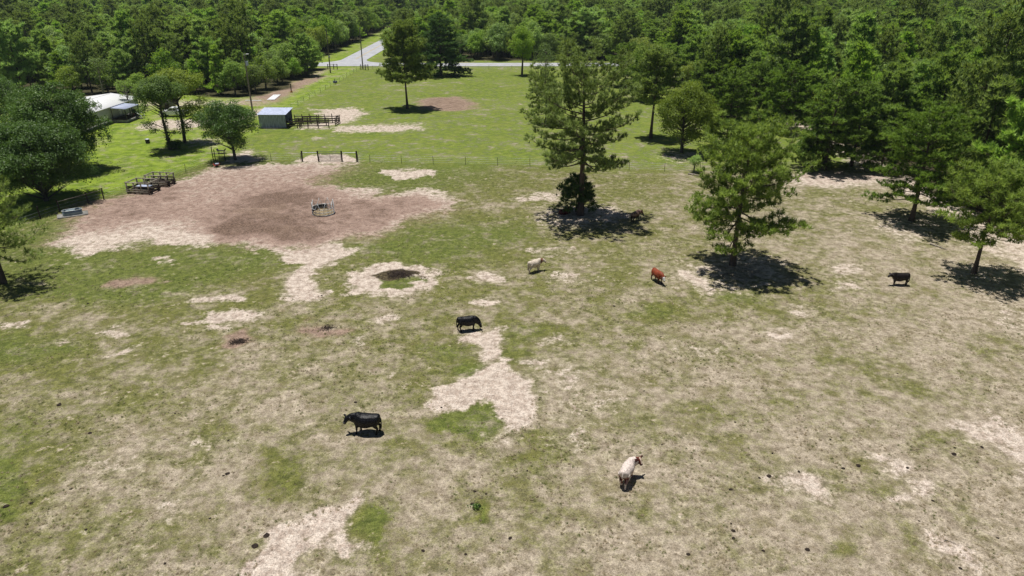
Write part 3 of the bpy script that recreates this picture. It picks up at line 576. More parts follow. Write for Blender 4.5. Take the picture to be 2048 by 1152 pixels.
# --- the woods ---
def protos():
    P = []
    def add(kind, tmc, bark, leaf, hh, cr):
        tr = tmc[0].mesh('trunk', M[bark], True); cr_ = tmc[1].mesh('crown', M[leaf])
        # one joined mesh for the far wood
        j = MB(); 
        for src, mi in ((tmc[0], 0), (tmc[1], 1)):
            base = j.n
            for v, f, t in zip(src.v, src.f, src.t):
                j.v.append(v); j.t.append(t); j.m.append(np.full(len(f), mi, int)); j.f.append(f+base)
            j.n = base + src.n
        P.append((kind, tr, cr_, j.mesh('far_tree', [M[bark], M[leaf]]), hh, cr))
    c = dict(nb=9, wid=.22, flat=.55, droop=.06, curl=.12)
    for s in range(4): add('sand_pine', conifer(200+s, 12, 1.4+s*.4, 4.2+.3*s, 50, pf_layer if s % 2 else pf_cone, (-2, 38), L=.75, tden=2.5, **c), 'bark_pine', 'sandpine', 12, 4.3)
    for s in range(2): add('pine', conifer(220+s, 14, 5, 4.2, 34, pf_round, (-5, 45), L=.75, tden=2.2, nb=9, wid=.2, flat=.8), 'bark_pine', 'pine', 14, 4.2)
    for s in range(3): add('oak', broad(230+s, 10, 1.5, 4.3, 44, 110, .42, .72, (1.0, 1.8), shape=.15), 'bark_oak', 'oak', 10, 4.3)
    add('yellow_oak', broad(240, 9.5, 1.2, 4.5, 44, 110, .42, .72, (1.0, 1.8)), 'bark_oak', 'oak_y', 9.5, 4.5)
    add('thin_tree', broad(250, 10, 3, 3.0, 30, 34, .36, .7, (.9, 1.5)), 'bark_pale', 'oak_grey', 10, 3)
    return P
PR = protos()
def woods():
    r = np.random.RandomState(5)
    pts = []; cell = {}
    def put(x, y, sp):
        k = (int(x//6), int(y//6))
        for i in (-1, 0, 1):
            for j in (-1, 0, 1):
                for (a, b, s2) in cell.get((k[0]+i, k[1]+j), ()):
                    if (a-x)**2+(b-y)**2 < (sp)**2: return
        cell.setdefault(k, []).append((x, y, sp)); pts.append((x, y))
    N = 150000
    yy = 20 + 980*np.sqrt(r.rand(N)); xx = (r.rand(N)*2-1)*(110+yy*.80)
    ok = forest(xx, yy) > 1.0
    for x, y in zip(xx[ok], yy[ok]):
        put(x, y, 2.9 if forest(np.array([x]), np.array([y]))[0] < 5 else (3.7 if y < 400 else 4.6))
    # dense understory edge
    pts = np.array(pts)
    z = pts[:, 1]*math.cos(TH)+20*math.sin(TH); inview = np.abs(pts[:, 0]/z*F) < 1060
    order = np.argsort(np.where(inview, z, 1e5+z))
    near = order[:290]; rest = order[290:]
    kinds = [p[0] for p in PR]
    def pick(x, y):
        if x > 40 and y < 240: pr = dict(sand_pine=.66, pine=.09, oak=.15, yellow_oak=.04, thin_tree=.06)
        elif x < -60 and y < 240: pr = dict(sand_pine=.30, pine=.07, oak=.50, yellow_oak=.06, thin_tree=.07)
        elif x < 20: pr = dict(sand_pine=.34, pine=.12, oak=.36, yellow_oak=.1, thin_tree=.08)
        else: pr = dict(sand_pine=.6, pine=.14, oak=.16, yellow_oak=.04, thin_tree=.06)
        u = r.rand(); a = 0
        for k_, v in pr.items():
            a += v
            if u < a: break
        c = [i for i, n in enumerate(kinds) if n == k_]; return c[r.randint(len(c))]
    def hs(x, y):
        b = 1.0
        if x > 40 and y < 240: b = 1.06
        elif x < -60 and y < 240: b = .86 if y < 205 else .95
        return b*(r.uniform(.62, 1.1) if r.rand() < .8 else r.uniform(1.1, 1.4))
    lab = {'sand_pine': ('sand_pine_tree', 'dark layered pine'), 'pine': ('pine_tree', 'open-crowned tall pine'), 'oak': ('oak_tree', 'round green oak'),
           'yellow_oak': ('oak_tree', 'yellow-green oak'), 'thin_tree': ('dead_topped_tree', 'thin grey twiggy tree')}
    proto = {}
    for q, i in enumerate(near):
        x, y = pts[i]; k_ = pick(x, y); kind, tr, cr, jn, hh, rr = PR[k_]; sc = hs(x, y)
        dz = y*math.cos(TH)+20*math.sin(TH); px = 1024+x/dz*F
        size = 'small' if sc < .85 else ('large' if sc > 1.08 else 'middle-sized')
        if x > 40 and y < 245:
            pl = 'in the right-hand wood beyond the sandy strip' if x > 60 else 'in the grove at the pasture corner'
            de = 'at its near edge' if x < 66 else ('a few rows in' if x < 85 else 'deep inside')
            grp = 'trees of the wood right of the pasture'
        elif x < -60 and y < 245:
            pl = 'in the wood behind the white house' if px < 330 else 'in the wood beside the sandy drive'
            de = 'at its near edge' if (y < 187 or x > -67) else ('a few rows in' if y < 205 else 'deep inside')
            grp = 'trees of the wood behind the house and drive'
        else:
            pl = 'in the wood across the main road' if x > -45 else 'in the wood left of the side road'
            de = 'at the roadside' if y < 264 else 'a few rows in'; grp = 'trees of the wood across the road'
        nm, d = lab[kind]
        t = thing(nm, f'{size} {d} {pl}, {de}'.replace('thin grey twiggy tree', 'thin grey tree'), 'tree', (x, y, -.1), r.uniform(0, 6.28), grp)
        f_ = (.88, 1.16) if 'pine' in kind else (1.02, 1.0); t.scale = (sc*f_[0]*r.uniform(.92, 1.12), sc*f_[0]*r.uniform(.92, 1.12), sc*f_[1])
        link('trunk', tr, t); link('crown', cr, t)
    # the far wood: one object, scattered by geometry nodes
    pc = bpy.data.collections.new('far_tree_shapes')
    for k_, p in enumerate(PR):
        o = bpy.data.objects.new('far_tree_shape_%02d' % k_, p[3]); pc.objects.link(o)
    R_ = pts[rest]; n = len(R_)
    scatter('woodland', 'far mixed wood of pines and oaks reaching to the top of the picture', 'woodland', pc, R_[:, 0], R_[:, 1], np.full(n, -.1),
            np.array([pick(a, b) for a, b in R_]), np.array([hs(a, b) for a, b in R_]), r)
    print('forest trees', len(pts), 'individual', len(near))
woods()
def grass():
    r = np.random.RandomState(9)
    pc = bpy.data.collections.new('grass_tuft_shapes'); mats = []
    for q, (d, l) in enumerate((((.13, .15, .05), (.26, .28, .10)), ((.30, .25, .16), (.52, .45, .32)), ((.09, .12, .03), (.19, .23, .06)))):
        mats.append(leafmat('grass_blades_%d' % q, d, l, .3, .2, .7, .1))
    for q in range(3):
        g = MB(); tufts(g, r, r.uniform(-.10, .10, (9, 3))*[1, 1, 0], np.tile([0, 0, 1.], (9, 1)), .15, 5, .025, r.uniform(.2, .9, 9), 1.0, .6)
        pc.objects.link(bpy.data.objects.new('grass_shape_%d' % q, g.mesh('grass_tuft', mats[q])))
    n = 30000; y = 24 + 90*r.rand(n)**1.35; x = (r.rand(n)*2-1)*(8+y*.78)
    a = vnoise(x, y, 41, 2.2)*.5+vnoise(x, y, 42, .8)*.5; sand = np.zeros(n)
    for ch, P, s_, v in POLY:
        if ch == 0 and v > .8: sand = np.maximum(sand, sdf(P, x, y) < .3)
    ok = (a > .42) & (sand < .5); x, y, a = x[ok], y[ok], a[ok]; n = len(x)
    gr = .55+(y-60)/110-.2*x/45+(vnoise(x, y, 1, 9)-.5)*.3
    idx = np.where(r.rand(n) < np.clip(gr, .15, .9), np.where(r.rand(n) < .35, 2, 0), 1)
    scatter('grass_tufts', 'short tufts of green and straw-coloured grass all over the near pasture', 'grass', pc, x, y, np.full(n, 0.), idx, r.uniform(.25, .75, n), r)
grass()

# ------------------------------------------------------------------ cattle
def coatmat(name, rough=.6, spec=.3):
    m, k, p = newmat(name)
    a = k.n('ShaderNodeAttribute', attribute_name='coat').outputs['Color']
    n = k.noise(k.n('ShaderNodeTexCoord').outputs['Object'], 9, 4, .6)
    hs = k.n('ShaderNodeHueSaturation'); k.put(hs.inputs['Color'], a); k.put(hs.inputs['Value'], k.lin(n, .3, .7, .6, 1.25))
    bp = k.n('ShaderNodeBump'); bp.inputs['Strength'].default_value = .8; bp.inputs['Distance'].default_value = .05; k.put(bp.inputs['Height'], k.noise(k.n('ShaderNodeTexCoord').outputs['Object'], 3.5, 4, .6)); k.put(p.inputs['Normal'], bp.outputs[0])
    k.put(p.inputs['Base Color'], hs.outputs[0]); p.inputs['Roughness'].default_value = rough; p.inputs['Specular IOR Level'].default_value = spec
    return m
M['hide'] = coatmat('cow_hide'); M['black_hide'] = coatmat('glossy_black_hide', .45, .25)
def cow(label, loc, rz, poll, mdir, paint, sc=1.0, swing=(0, 0, 0, 0), hide='hide', cat='cow', bulk=1.0, lying=False, hump=0, neckbend=0, ear=1.0, group='cattle grazing in the pasture'):
    mb = MB()
    rings = [(-.90, .05, .08, 1.14), (-.86, .15, .19, 1.10), (-.78, .235, .27, 1.06), (-.60, .285, .325, 1.02), (-.35, .29, .34, .985), (-.05, .335, .375, .945), (.22, .325, .385, .945), (.46, .265, .375, .985), (.64, .20, .32, 1.01), (.76, .12, .22, 1.03), (.80, .05, .1, 1.03)]
    n = 16; V = []
    for x, hw, hh, zc in rings:
        for j in range(n):
            a = j/n*2*PI; cz = math.sin(a); cy = math.cos(a)
            V.append((x, cy*hw*1.18*bulk*(1-.08*max(0, cz)), zc + cz*hh*(1.06 if cz > 0 else 1.34*bulk**.5) + (hump*math.exp(-((x-.5)/.18)**2) if cz > .5 else 0)))
    k = len(rings); f = [(i*n+j, i*n+(j+1) % n, (i+1)*n+(j+1) % n, (i+1)*n+j) for i in range(k-1) for j in range(n)]
    mb.add(V, f); mb.add(V[:n], [tuple(range(n))[::-1]]); mb.add(V[-n:], [tuple(range(n))])
    P = Vector(poll); d = Vector(mdir).normalized(); side = d.cross(Vector((0, 0, 1))); 
    if side.length < .1: side = Vector((0, 1, 0))
    side.normalize(); upv = side.cross(d).normalized()
    c0 = Vector((.52, 0, 1.04)); mid = (c0+P)/2 + Vector((0.06, neckbend, .02))
    mb.tube([c0, (c0+mid)/2+Vector((.02, 0, 0)), mid, (mid+P)/2, P], [.36, .34, .29, .235, .18], 12, flat=.72)
    hd = [P - d*.10, P - d*.03, P+d*.10, P+d*.22, P+d*.32, P+d*.41, P+d*.45]
    mb.tube(hd, [.08, .15, .165, .135, .11, .108, .07], 12, flat=.95)
    for sg in (-1, 1):
        e0 = P + side*sg*.07 + upv*.04; e1 = P + side*sg*.25*ear + upv*.05 - d*.03; e2 = P + side*sg*.40*ear + upv*.02
        mb.tube([e0, e1, e2], [.05, .09, .04], 8, flat=.7)
        mb.tube([P+d*.15+side*sg*.085+upv*.04, P+d*.15+side*sg*.125+upv*.05], [.035, .02], 6)
    if not lying:
        for q, (x, sg) in enumerate(((.50, 1), (.50, -1), (-.62, 1), (-.62, -1))):
            w_ = swing[q]
            if q < 2: L = [(x-.02, .17, .92, .15), (x+.02, .18, .70, .105), (x+.03+w_*.35, .175, .44, .062), (x+.02+w_*.7, .175, .22, .045), (x+.03+w_*.95, .175, .08, .052), (x+.06+w_, .175, .0, .06)]
            else: L = [(x, .15, 1.0, .20), (x+.10, .20, .76, .17), (x-.02+w_*.35, .20, .58, .095), (x-.13+w_*.55, .19, .45, .066), (x-.09+w_*.8, .19, .22, .047), (x-.07+w_*.97, .19, .08, .052), (x-.03+w_, .19, .0, .06)]
            mb.tube([(a, sg*b*min(bulk, 1.1), max(c, .03)) for a, b, c, e in L], [e*1.16 for *_, e in L], 10)
        mb.tube([(-.86, 0, 1.18), (-.935, .01, 1.0), (-.93, .02, .72), (-.91, .03, .52), (-.90, .03, .36)], [.06, .045, .04, .065, .045], 6)
    else:
        for sg in (-1, 1):
            mb.tube([(.5, sg*.2, .90), (.72, sg*.24, .74), (.88, sg*.2, .68), (.70, sg*.17, .66), (.52, sg*.16, .66)], [.13, .09, .06, .05, .05], 8)
            mb.tube([(-.62, sg*.24, .96), (-.30, sg*.36, .80), (-.52, sg*.40, .69), (-.25, sg*.42, .66), (-.12, sg*.42, .66)], [.2, .15, .08, .055, .05], 8)
        mb.tube([(-.86, 0, 1.1), (-.95, .05, .85), (-.9, .2, .68), (-.7, .3, .66)], [.04, .035, .035, .045], 6)
    me = mb.mesh('tmp', M[hide]); o = bpy.data.objects.new('tmp', me); COL.objects.link(o)
    rm = o.modifiers.new('r', 'REMESH'); rm.mode = 'VOXEL'; rm.voxel_size = .024; rm.use_smooth_shade = True
    sm = o.modifiers.new('s', 'SMOOTH'); sm.factor = .5; sm.iterations = 2
    dg = bpy.context.evaluated_depsgraph_get(); dg.update()
    m2 = bpy.data.meshes.new_from_object(o.evaluated_get(dg)); bpy.data.objects.remove(o)
    v = np.empty(len(m2.vertices)*3); m2.vertices.foreach_get('co', v); v = v.reshape(-1, 3)
    hc = v - np.array(P); t_ = hc @ np.array(d); rad = np.linalg.norm(hc - t_[:, None]*np.array(d), axis=1)
    info = dict(t=t_, rad=rad, s=hc @ np.array(side), u=hc @ np.array(upv), head=(t_ > -.06) & (t_ < .6) & (rad < .21))
    col = paint(v, info); c4 = np.c_[col, np.ones(len(v))]
    at_ = m2.attributes.new('coat', 'FLOAT_COLOR', 'POINT'); at_.data.foreach_set('color', c4.astype(np.float32).ravel())
    if not m2.materials: m2.materials.append(M[hide])
    if lying: v[:, 2] -= .60; m2.vertices.foreach_set('co', v.ravel())
    o = link('bull' if cat == 'bull' else 'cow', m2); o.location = (loc[0], loc[1], 0.0); o.rotation_euler = (0, 0, rz); o.scale = (sc,)*3
    return tag(o, label, cat, group)
def flat_(c): return lambda v, i: np.tile(np.array(c, float), (len(v), 1))
BK = (.005, .005, .007)
def p_bull(v, i):
    c = flat_(BK)(v, i); c[i['head'] & (i['t'] > .35) & (i['u'] > 0)] = (.10, .09, .09); return c
def p_cream(v, i):
    c = flat_((.66, .57, .46))(v, i); q = vnoise(v[:, 0]+3, v[:, 2]+v[:, 1]*.7+2, 3, .28)
    c[(v[:, 2] < .85) & (q > .55)] = (.50, .41, .31)
    nk = (v[:, 0] > .62) & ~i['head'] & (v[:, 2] > .7); c[nk & (q > .45)] = (.22, .10, .06)
    c[(i['rad'] > .17) & (i['rad'] < .4) & (np.abs(i['t']) < .1) & (np.abs(i['s']) > .15)] = (.16, .07, .04); c[i['head'] & (i['t'] > .35)] = (.25, .17, .14); c[v[:, 2] < .07] = (.08, .05, .04)
    return c
def p_roan(v, i):
    c = flat_((.70, .60, .54))(v, i); q = vnoise(v[:, 0]+5, v[:, 2]*1.2+v[:, 1]+4, 8, .22); br = np.array((.15, .035, .022))
    c[(v[:, 0] < -.66) & (v[:, 2] < .86) & (v[:, 2] > .5) & (q > .3)] = br; c[(np.abs(v[:, 1]) > .2) & (v[:, 2] < .95) & (q > .52)] = (.38, .22, .19)
    c[(v[:, 0] > .66) & ~i['head'] & (q > .25)] = br; h = i['head']
    c[h] = br; c[h & (np.abs(i['s']) < .055) & (i['u'] > 0)] = (.72, .58, .46); c[h & (i['t'] > .35)] = (.06, .03, .03); c[v[:, 2] < .08] = (.06, .03, .03)
    c[(v[:, 2] < .4) & (q > .62)] = br; c[(i['rad'] > .16) & (i['rad'] < .4) & (np.abs(i['t']) < .1) & (np.abs(i['s']) > .15)] = (.07, .02, .015)
    return c
def p_red(v, i):
    c = flat_((.25, .050, .018))(v, i); c[v[:, 2] < .62] = (.10, .022, .012); c[v[:, 2] < .34] = (.03, .012, .01)
    h = i['head']; c[h & (i['t'] > -.02)] = (.88, .86, .83); c[h & (i['t'] > .36)] = (.16, .08, .06)
    c[(i['rad'] > .15) & (i['rad'] < .4) & (np.abs(i['t']) < .1) & (np.abs(i['s']) > .15)] = (.12, .03, .015); return c
def p_brindle(v, i):
    c = flat_((.085, .035, .022))(v, i); q = vnoise(v[:, 0]*2.5+5, v[:, 2]+v[:, 1]+3, 12, .16)
    up = v[:, 2] > .9; c[up & (q > .48)] = (.34, .22, .18); c[v[:, 2] < .75] = (.018, .010, .008); c[i['head'] & (i['u'] > 0)] = (.20, .07, .05)
    c[i['head'] & (i['t'] > .34)] = (.03, .02, .02); return c
def p_darkred(v, i):
    c = flat_((.12, .022, .014))(v, i); c[i['head'] | (v[:, 0] > .7)] = (.015, .01, .01); return c
def cattle():
    x, y = G(735, 867); cow('big black bull standing broadside with lowered head, nearest black animal', (x-.05, y+.1), math.radians(176), (1.08, .06, 1.10), (.42, .50, -.72), p_bull, 1.10, (.06, -.14, .05, -.06), 'black_hide', 'bull', 1.18, hump=.07)
    x, y = G(935, 663); cow('black cow grazing above the pale sand path', (x, y+.2), math.radians(12), (1.04, -.05, .62), (.30, .05, -.92), flat_(BK), 1.0, (.02, -.1, -.12, .12), 'black_hide')
    x, y = G(1800, 572); cow('black cow standing at right, facing left with raised head', (x, y+.25), math.radians(178), (1.02, .08, 1.18), (.90, .25, -.42), lambda v, i: flat_((.012, .008, .007))(v, i), .95, (.1, -.1, .08, -.08), 'black_hide', bulk=1.05)
    x, y = G(1069, 543); cow('cream cow in mid pasture, walking away with head turned right', (x, y), math.radians(38), (1.0, -.20, 1.2), (.55, -.62, -.7), p_cream, .95, (.08, -.12, .1, -.16), neckbend=-.05)
    x, y = G(1314, 564); cow('young red cow with white face beside the bushy pine shadow', (x, y), math.radians(-68), (1.02, .02, .92), (.5, .04, -.75), p_red, .95, (.1, -.08, .04, -.1))
    x, y = G(1253, 962); cow('white and brown cow seen from behind, head turned right, lowest animal in the picture', (x, y), math.radians(63), (.88, -.40, 1.24), (-.25, -.62, -.85), p_roan, .98, (.05, -.1, .12, -.16), neckbend=-.12)
    x, y = G(1270, 442); cow('dark brindle cow on the edge of the tallest pine shadow', (x, y), math.radians(52), (.94, -.32, 1.18), (.05, -.65, -.8), p_brindle, .95, (.04, -.04, .05, -.1), neckbend=-.1)
    x, y = G(1129, 428); cow('dark red cow lying in the shade of the tallest pine', (x, y), math.radians(32), (1.0, 0, 1.30), (.8, .1, -.5), p_darkred, .95, lying=True)
cattle()

# ------------------------------------------------------------------ materials for built things
M['galv'] = mat('weathered_galvanised_sheet', (.47, .50, .68), .7, .0, var=.15, scale=2.2, stretch=(3, 3, .35), col2=(.24, .26, .38))
M['galv_roof'] = mat('galvanised_roof_sheet', (.47, .52, .68), .6, .0, var=.15, scale=1.5, col2=(.36, .41, .54))
M['dark_in'] = mat('dark_shed_timber', (.05, .04, .035), .9)
M['timber_dark'] = mat('dark_treated_timber', (.060, .045, .036), .85, var=.25, scale=6)
M['timber_grey'] = mat('silvered_timber', (.36, .33, .26), .85, var=.3, scale=5, stretch=(1, 1, 4), col2=(.10, .085, .065))
M['pole'] = mat('utility_pole_wood', (.22, .19, .16), .9, var=.2, scale=3)
M['white_roof'] = mat('white_metal_roof', (.86, .87, .88), .5, var=.03)
M['white_wall'] = mat('pale_siding', (.52, .54, .56), .7, var=.08, stretch=(.2, .2, 6))
M['concrete'] = mat('stained_concrete', (.36, .35, .32), .9, var=.2)
M['brick_w'] = mat('pale_block', (.55, .54, .52), .85, var=.2, scale=5)
M['steel'] = mat('bare_steel_tube', (.60, .64, .66), .45, .1, var=.2)
M['steel_dark'] = mat('dark_pipe', (.05, .05, .055), .6, .2)
M['green_paint'] = mat('worn_green_paint', (.05, .12, .08), .6, .1, var=.3)
M['hay'] = mat('old_hay', (.42, .33, .20), .95, var=.35, scale=14, bump=.05)
M['water'] = mat('dark_water', (.015, .03, .032), .08, var=.1, spec=.5)
M['tank'] = mat('galvanised_tank', (.30, .38, .42), .4, .5, var=.2, stretch=(1, 1, 8))
M['truck'] = mat('white_truck_paint', (.82, .84, .85), .25, 0, var=.03, spec=.6)
M['glass'] = mat('dark_window_glass', (.02, .025, .03), .08, spec=.7)
M['tyre'] = mat('tyre_rubber', (.02, .02, .02), .85)
M['chrome'] = mat('bright_chrome', (.6, .6, .6), .2, .9)
M['blackp'] = mat('black_paint', (.02, .02, .022), .5)
M['red'] = mat('red_plastic', (.35, .05, .04), .5)
M['stick'] = mat('bleached_sticks', (.38, .33, .28), .9, var=.3)
M['debris'] = mat('dark_plant_debris', (.07, .05, .04), .95, var=.35, scale=10)
M['dung'] = mat('dung', (.030, .020, .014), .9, var=.3, scale=10)
M['boxgrey'] = mat('brown_grey_panel', (.20, .18, .16), .8)

def prof(mb, pts, y0, y1, m=0):     # extrude a side outline (x, z) from y0 to y1
    n = len(pts); V = [(x, y0, z) for x, z in pts]+[(x, y1, z) for x, z in pts]
    mb.add(V, [tuple(range(n))], m=m); mb.add(V, [tuple(range(2*n-1, n-1, -1))], m=m)
    mb.add(V, [(i, i+n, (i+1) % n+n, (i+1) % n) for i in range(n)], m=m); return mb

def house():
    t = thing('house', 'long low white-roofed house with small side porch, partly behind the huge oak', 'house', (-88, 140, 0))
    def P(f, nm, m, par=t): b = MB(); f(b); return b.obj(nm, m, par)
    W, L = 6.0, 17.5
    # floor 0.6, eave 3.1, ridge 3.9 ; local x across (-W..W), y from -16 to L
    P(lambda b: prof_y(b, [(-5.7, .55), (5.7, .55), (5.7, 3.15), (0, 3.86), (-5.7, 3.15)], -6.8, L-.2), 'wall', M['white_wall'])
    P(lambda b: b.box((0, 5.3, .27), (11.0, 23.8, .54)), 'base', M['brick_w'])
    def roof(b):
        for sg in (-1, 1):
            b.add([(0, -7.3, 4.03), (0, L+.3, 4.03), (sg*6.2, L+.3, 3.22), (sg*6.2, -7.3, 3.22), (0, -7.3, 3.93), (0, L+.3, 3.93), (sg*6.2, L+.3, 3.12), (sg*6.2, -7.3, 3.12)],
                  [(0, 1, 2, 3), (7, 6, 5, 4), (3, 2, 6, 7), (0, 3, 7, 4), (2, 1, 5, 6)])
    P(roof, 'roof', M['white_roof'])
    P(lambda b: b.box((0, 5.25, 4.06), (.25, 24.9, .05)), 'ridge_cap', M['white_roof'])
    for y in (-4.5, -.5):
        w_ = P(lambda b: b.box((5.73, y, 2.1), (.08, 1.4, 1.1)), 'window', M['white_roof']); P(lambda b: b.box((5.78, y, 2.1), (.04, 1.2, .9)), 'pane', M['glass'], w_)
    dr = P(lambda b: b.box((5.73, 9.2, 1.62), (.08, .95, 2.05)), 'door', M['white_roof']); P(lambda b: b.box((5.79, 8.85, 1.6), (.05, .06, .12)), 'handle', M['steel_dark'], dr)
    w_ = P(lambda b: b.box((5.73, 13.5, 2.1), (.08, 1.3, 1.1)), 'window', M['white_roof']); P(lambda b: b.box((5.78, 13.5, 2.1), (.04, 1.1, .9)), 'pane', M['glass'], w_)
    # porch at y 5.5 .. 11 , x 5.75 .. 9
    dk = P(lambda b: [b.box((7.4, 7.9, .62), (3.2, 5.4, .12))]+[b.box((7.4, 5.2+k*.3, .70), (3.2, .02, .012)) for k in range(1, 18)], 'porch_deck', M['timber_dark'])
    P(lambda b: b.box((7.45, 7.9, .28), (2.9, 5.1, .55)), 'porch_base', M['brick_w'])
    P(lambda b: b.add([(5.75, 5.0, 3.05), (5.75, 10.9, 3.05), (9.15, 10.9, 2.78), (9.15, 5.0, 2.78), (5.75, 5.0, 2.97), (5.75, 10.9, 2.97), (9.15, 10.9, 2.70), (9.15, 5.0, 2.70)], [(0, 1, 2, 3), (7, 6, 5, 4), (3, 2, 6, 7), (0, 3, 7, 4), (2, 1, 5, 6)]), 'porch_roof', M['galv_roof'])
    for y in (5.3, 8.0, 10.6): P(lambda b: b.box((8.9, y, 1.70), (.12, .12, 2.02)), 'porch_post', M['steel_dark'])
    P(lambda b: b.box((6.1, 5.3, 1.70), (.12, .12, 2.3)), 'porch_post', M['steel_dark'])
    st = P(lambda b: [b.box((9.15+k*.3, 9.6, .50-k*.17), (.32, 1.4, .06)) for k in range(3)], 'porch_steps', M['timber_grey'])
    P(lambda b: [b.beam((9.0, y, 1.5), (10.2, y, .75), .09, .09) for y in (8.95, 10.25)]+[b.box((10.1, y, .42), (.09, .09, .8)) for y in (8.95, 10.25)], 'handrail', M['white_roof'], st)
    P(lambda b: [b.box((8.93, 6.65, 1.45), (.08, 2.6, .08))]+[b.box((8.93, 5.5+k*.35, 1.05), (.04, .04, .75)) for k in range(7)], 'porch_railing', M['timber_dark'])
    c = thing('potted_plant', 'dark leafy potted plant on the white house porch', 'potted plant', (-79.9, 149.9, .68))
    b = MB(); b.tube([(0, 0, 0), (0, 0, .35)], [.14, .2], 10); b.obj('pot', M['red'], c); b = MB(); r = np.random.RandomState(4)
    n = 160; u = unit(r.randn(n, 3)); leaves(b, r, u*[.38, .38, .4]*r.uniform(.4, 1, (n, 1))+[0, 0, .75], u, .2, r.rand(n)); b.obj('foliage', M['oak_dark'], c)
def prof_y(mb, pts, y0, y1, m=0): return prof(mb, pts, y0, y1, m)
house()

def truck():
    x, y = G(344, 233)
    t = thing('pickup_truck', 'white crew-cab pickup parked behind the yard oaks', 'pickup truck', (x+.4, y+.6, 0), math.radians(183))
    def P(f, nm, m, par=t): b = MB(); f(b); return b.obj(nm, m, par)
    W = .98
    body = [(-2.9, .62), (-2.9, 1.22), (-.95, 1.22), (-.95, 1.18), (1.15, 1.18), (2.55, 1.12), (2.85, .98), (2.88, .55), (2.45, .50)]
    def arch(cx): return [(cx+.48*math.cos(a), .45+.45*math.sin(a)) for a in np.linspace(0, PI, 9)]
    out = [(-2.9, .55), (-2.9, 1.2), (1.2, 1.2), (2.5, 1.13), (2.85, 1.0), (2.9, .5)] + arch(1.85) + [(1.3, .42), (-1.3, .42)] + arch(-1.8) + [(-2.35, .5)]
    bd = P(lambda b: prof(b, out, -W, W), 'body', M['truck'])
    P(lambda b: prof(b, [(-.85, 1.205), (-.72, 1.86), (.55, 1.88), (1.25, 1.205)], -.86, .86), 'cab', M['truck'])
    for sg in (-1, 1):
        P(lambda b: prof(b, [(-.70, 1.26), (-.60, 1.76), (-.08, 1.78), (-.08, 1.26)], sg*.865-.006, sg*.865+.006), 'window', M['glass'])
        P(lambda b: prof(b, [(.02, 1.26), (.02, 1.78), (.50, 1.78), (1.02, 1.26)], sg*.865-.006, sg*.865+.006), 'window', M['glass'])
        P(lambda b: b.box((1.05, sg*1.08, 1.28), (.12, .18, .18)), 'wing_mirror', M['blackp'])
        for q in range(2): P(lambda b: b.box((.28-q*.95, sg*.985, .98), (.18, .02, .04)), 'door_handle', M['chrome'])
        P(lambda b: b.box((2.86, sg*.72, .92), (.06, .32, .2)), 'headlight', M['chrome'])
        P(lambda b: b.box((-2.905, sg*.86, 1.0), (.03, .18, .34)), 'tail_light', M['red'])
    P(lambda b: b.add([(.60, -.72, 1.845), (.60, .72, 1.845), (1.235, .78, 1.24), (1.235, -.78, 1.24)], [(0, 1, 2, 3)]), 'windscreen', M['glass'])
    P(lambda b: b.box((-1.88, 0, 1.203), (1.86, 1.66, .012)), 'load_bed', M['blackp'])
    P(lambda b: b.box((2.93, 0, .60), (.12, 1.9, .2)), 'bumper', M['chrome']); P(lambda b: b.box((-2.95, 0, .58), (.12, 1.9, .18)), 'bumper', M['chrome'])
    P(lambda b: b.box((2.885, 0, .88), (.03, 1.0, .26)), 'grille', M['blackp'])
    for cx in (1.85, -1.8):
        for sg in (-1, 1):
            w_ = P(lambda b: b.tube([(cx, sg*.70, .40), (cx, sg*.96, .40)], .40, 18), 'wheel', M['tyre']); P(lambda b: b.tube([(cx, sg*.955, .40), (cx, sg*.985, .40)], .23, 12), 'rim', M['chrome'], w_)
truck()

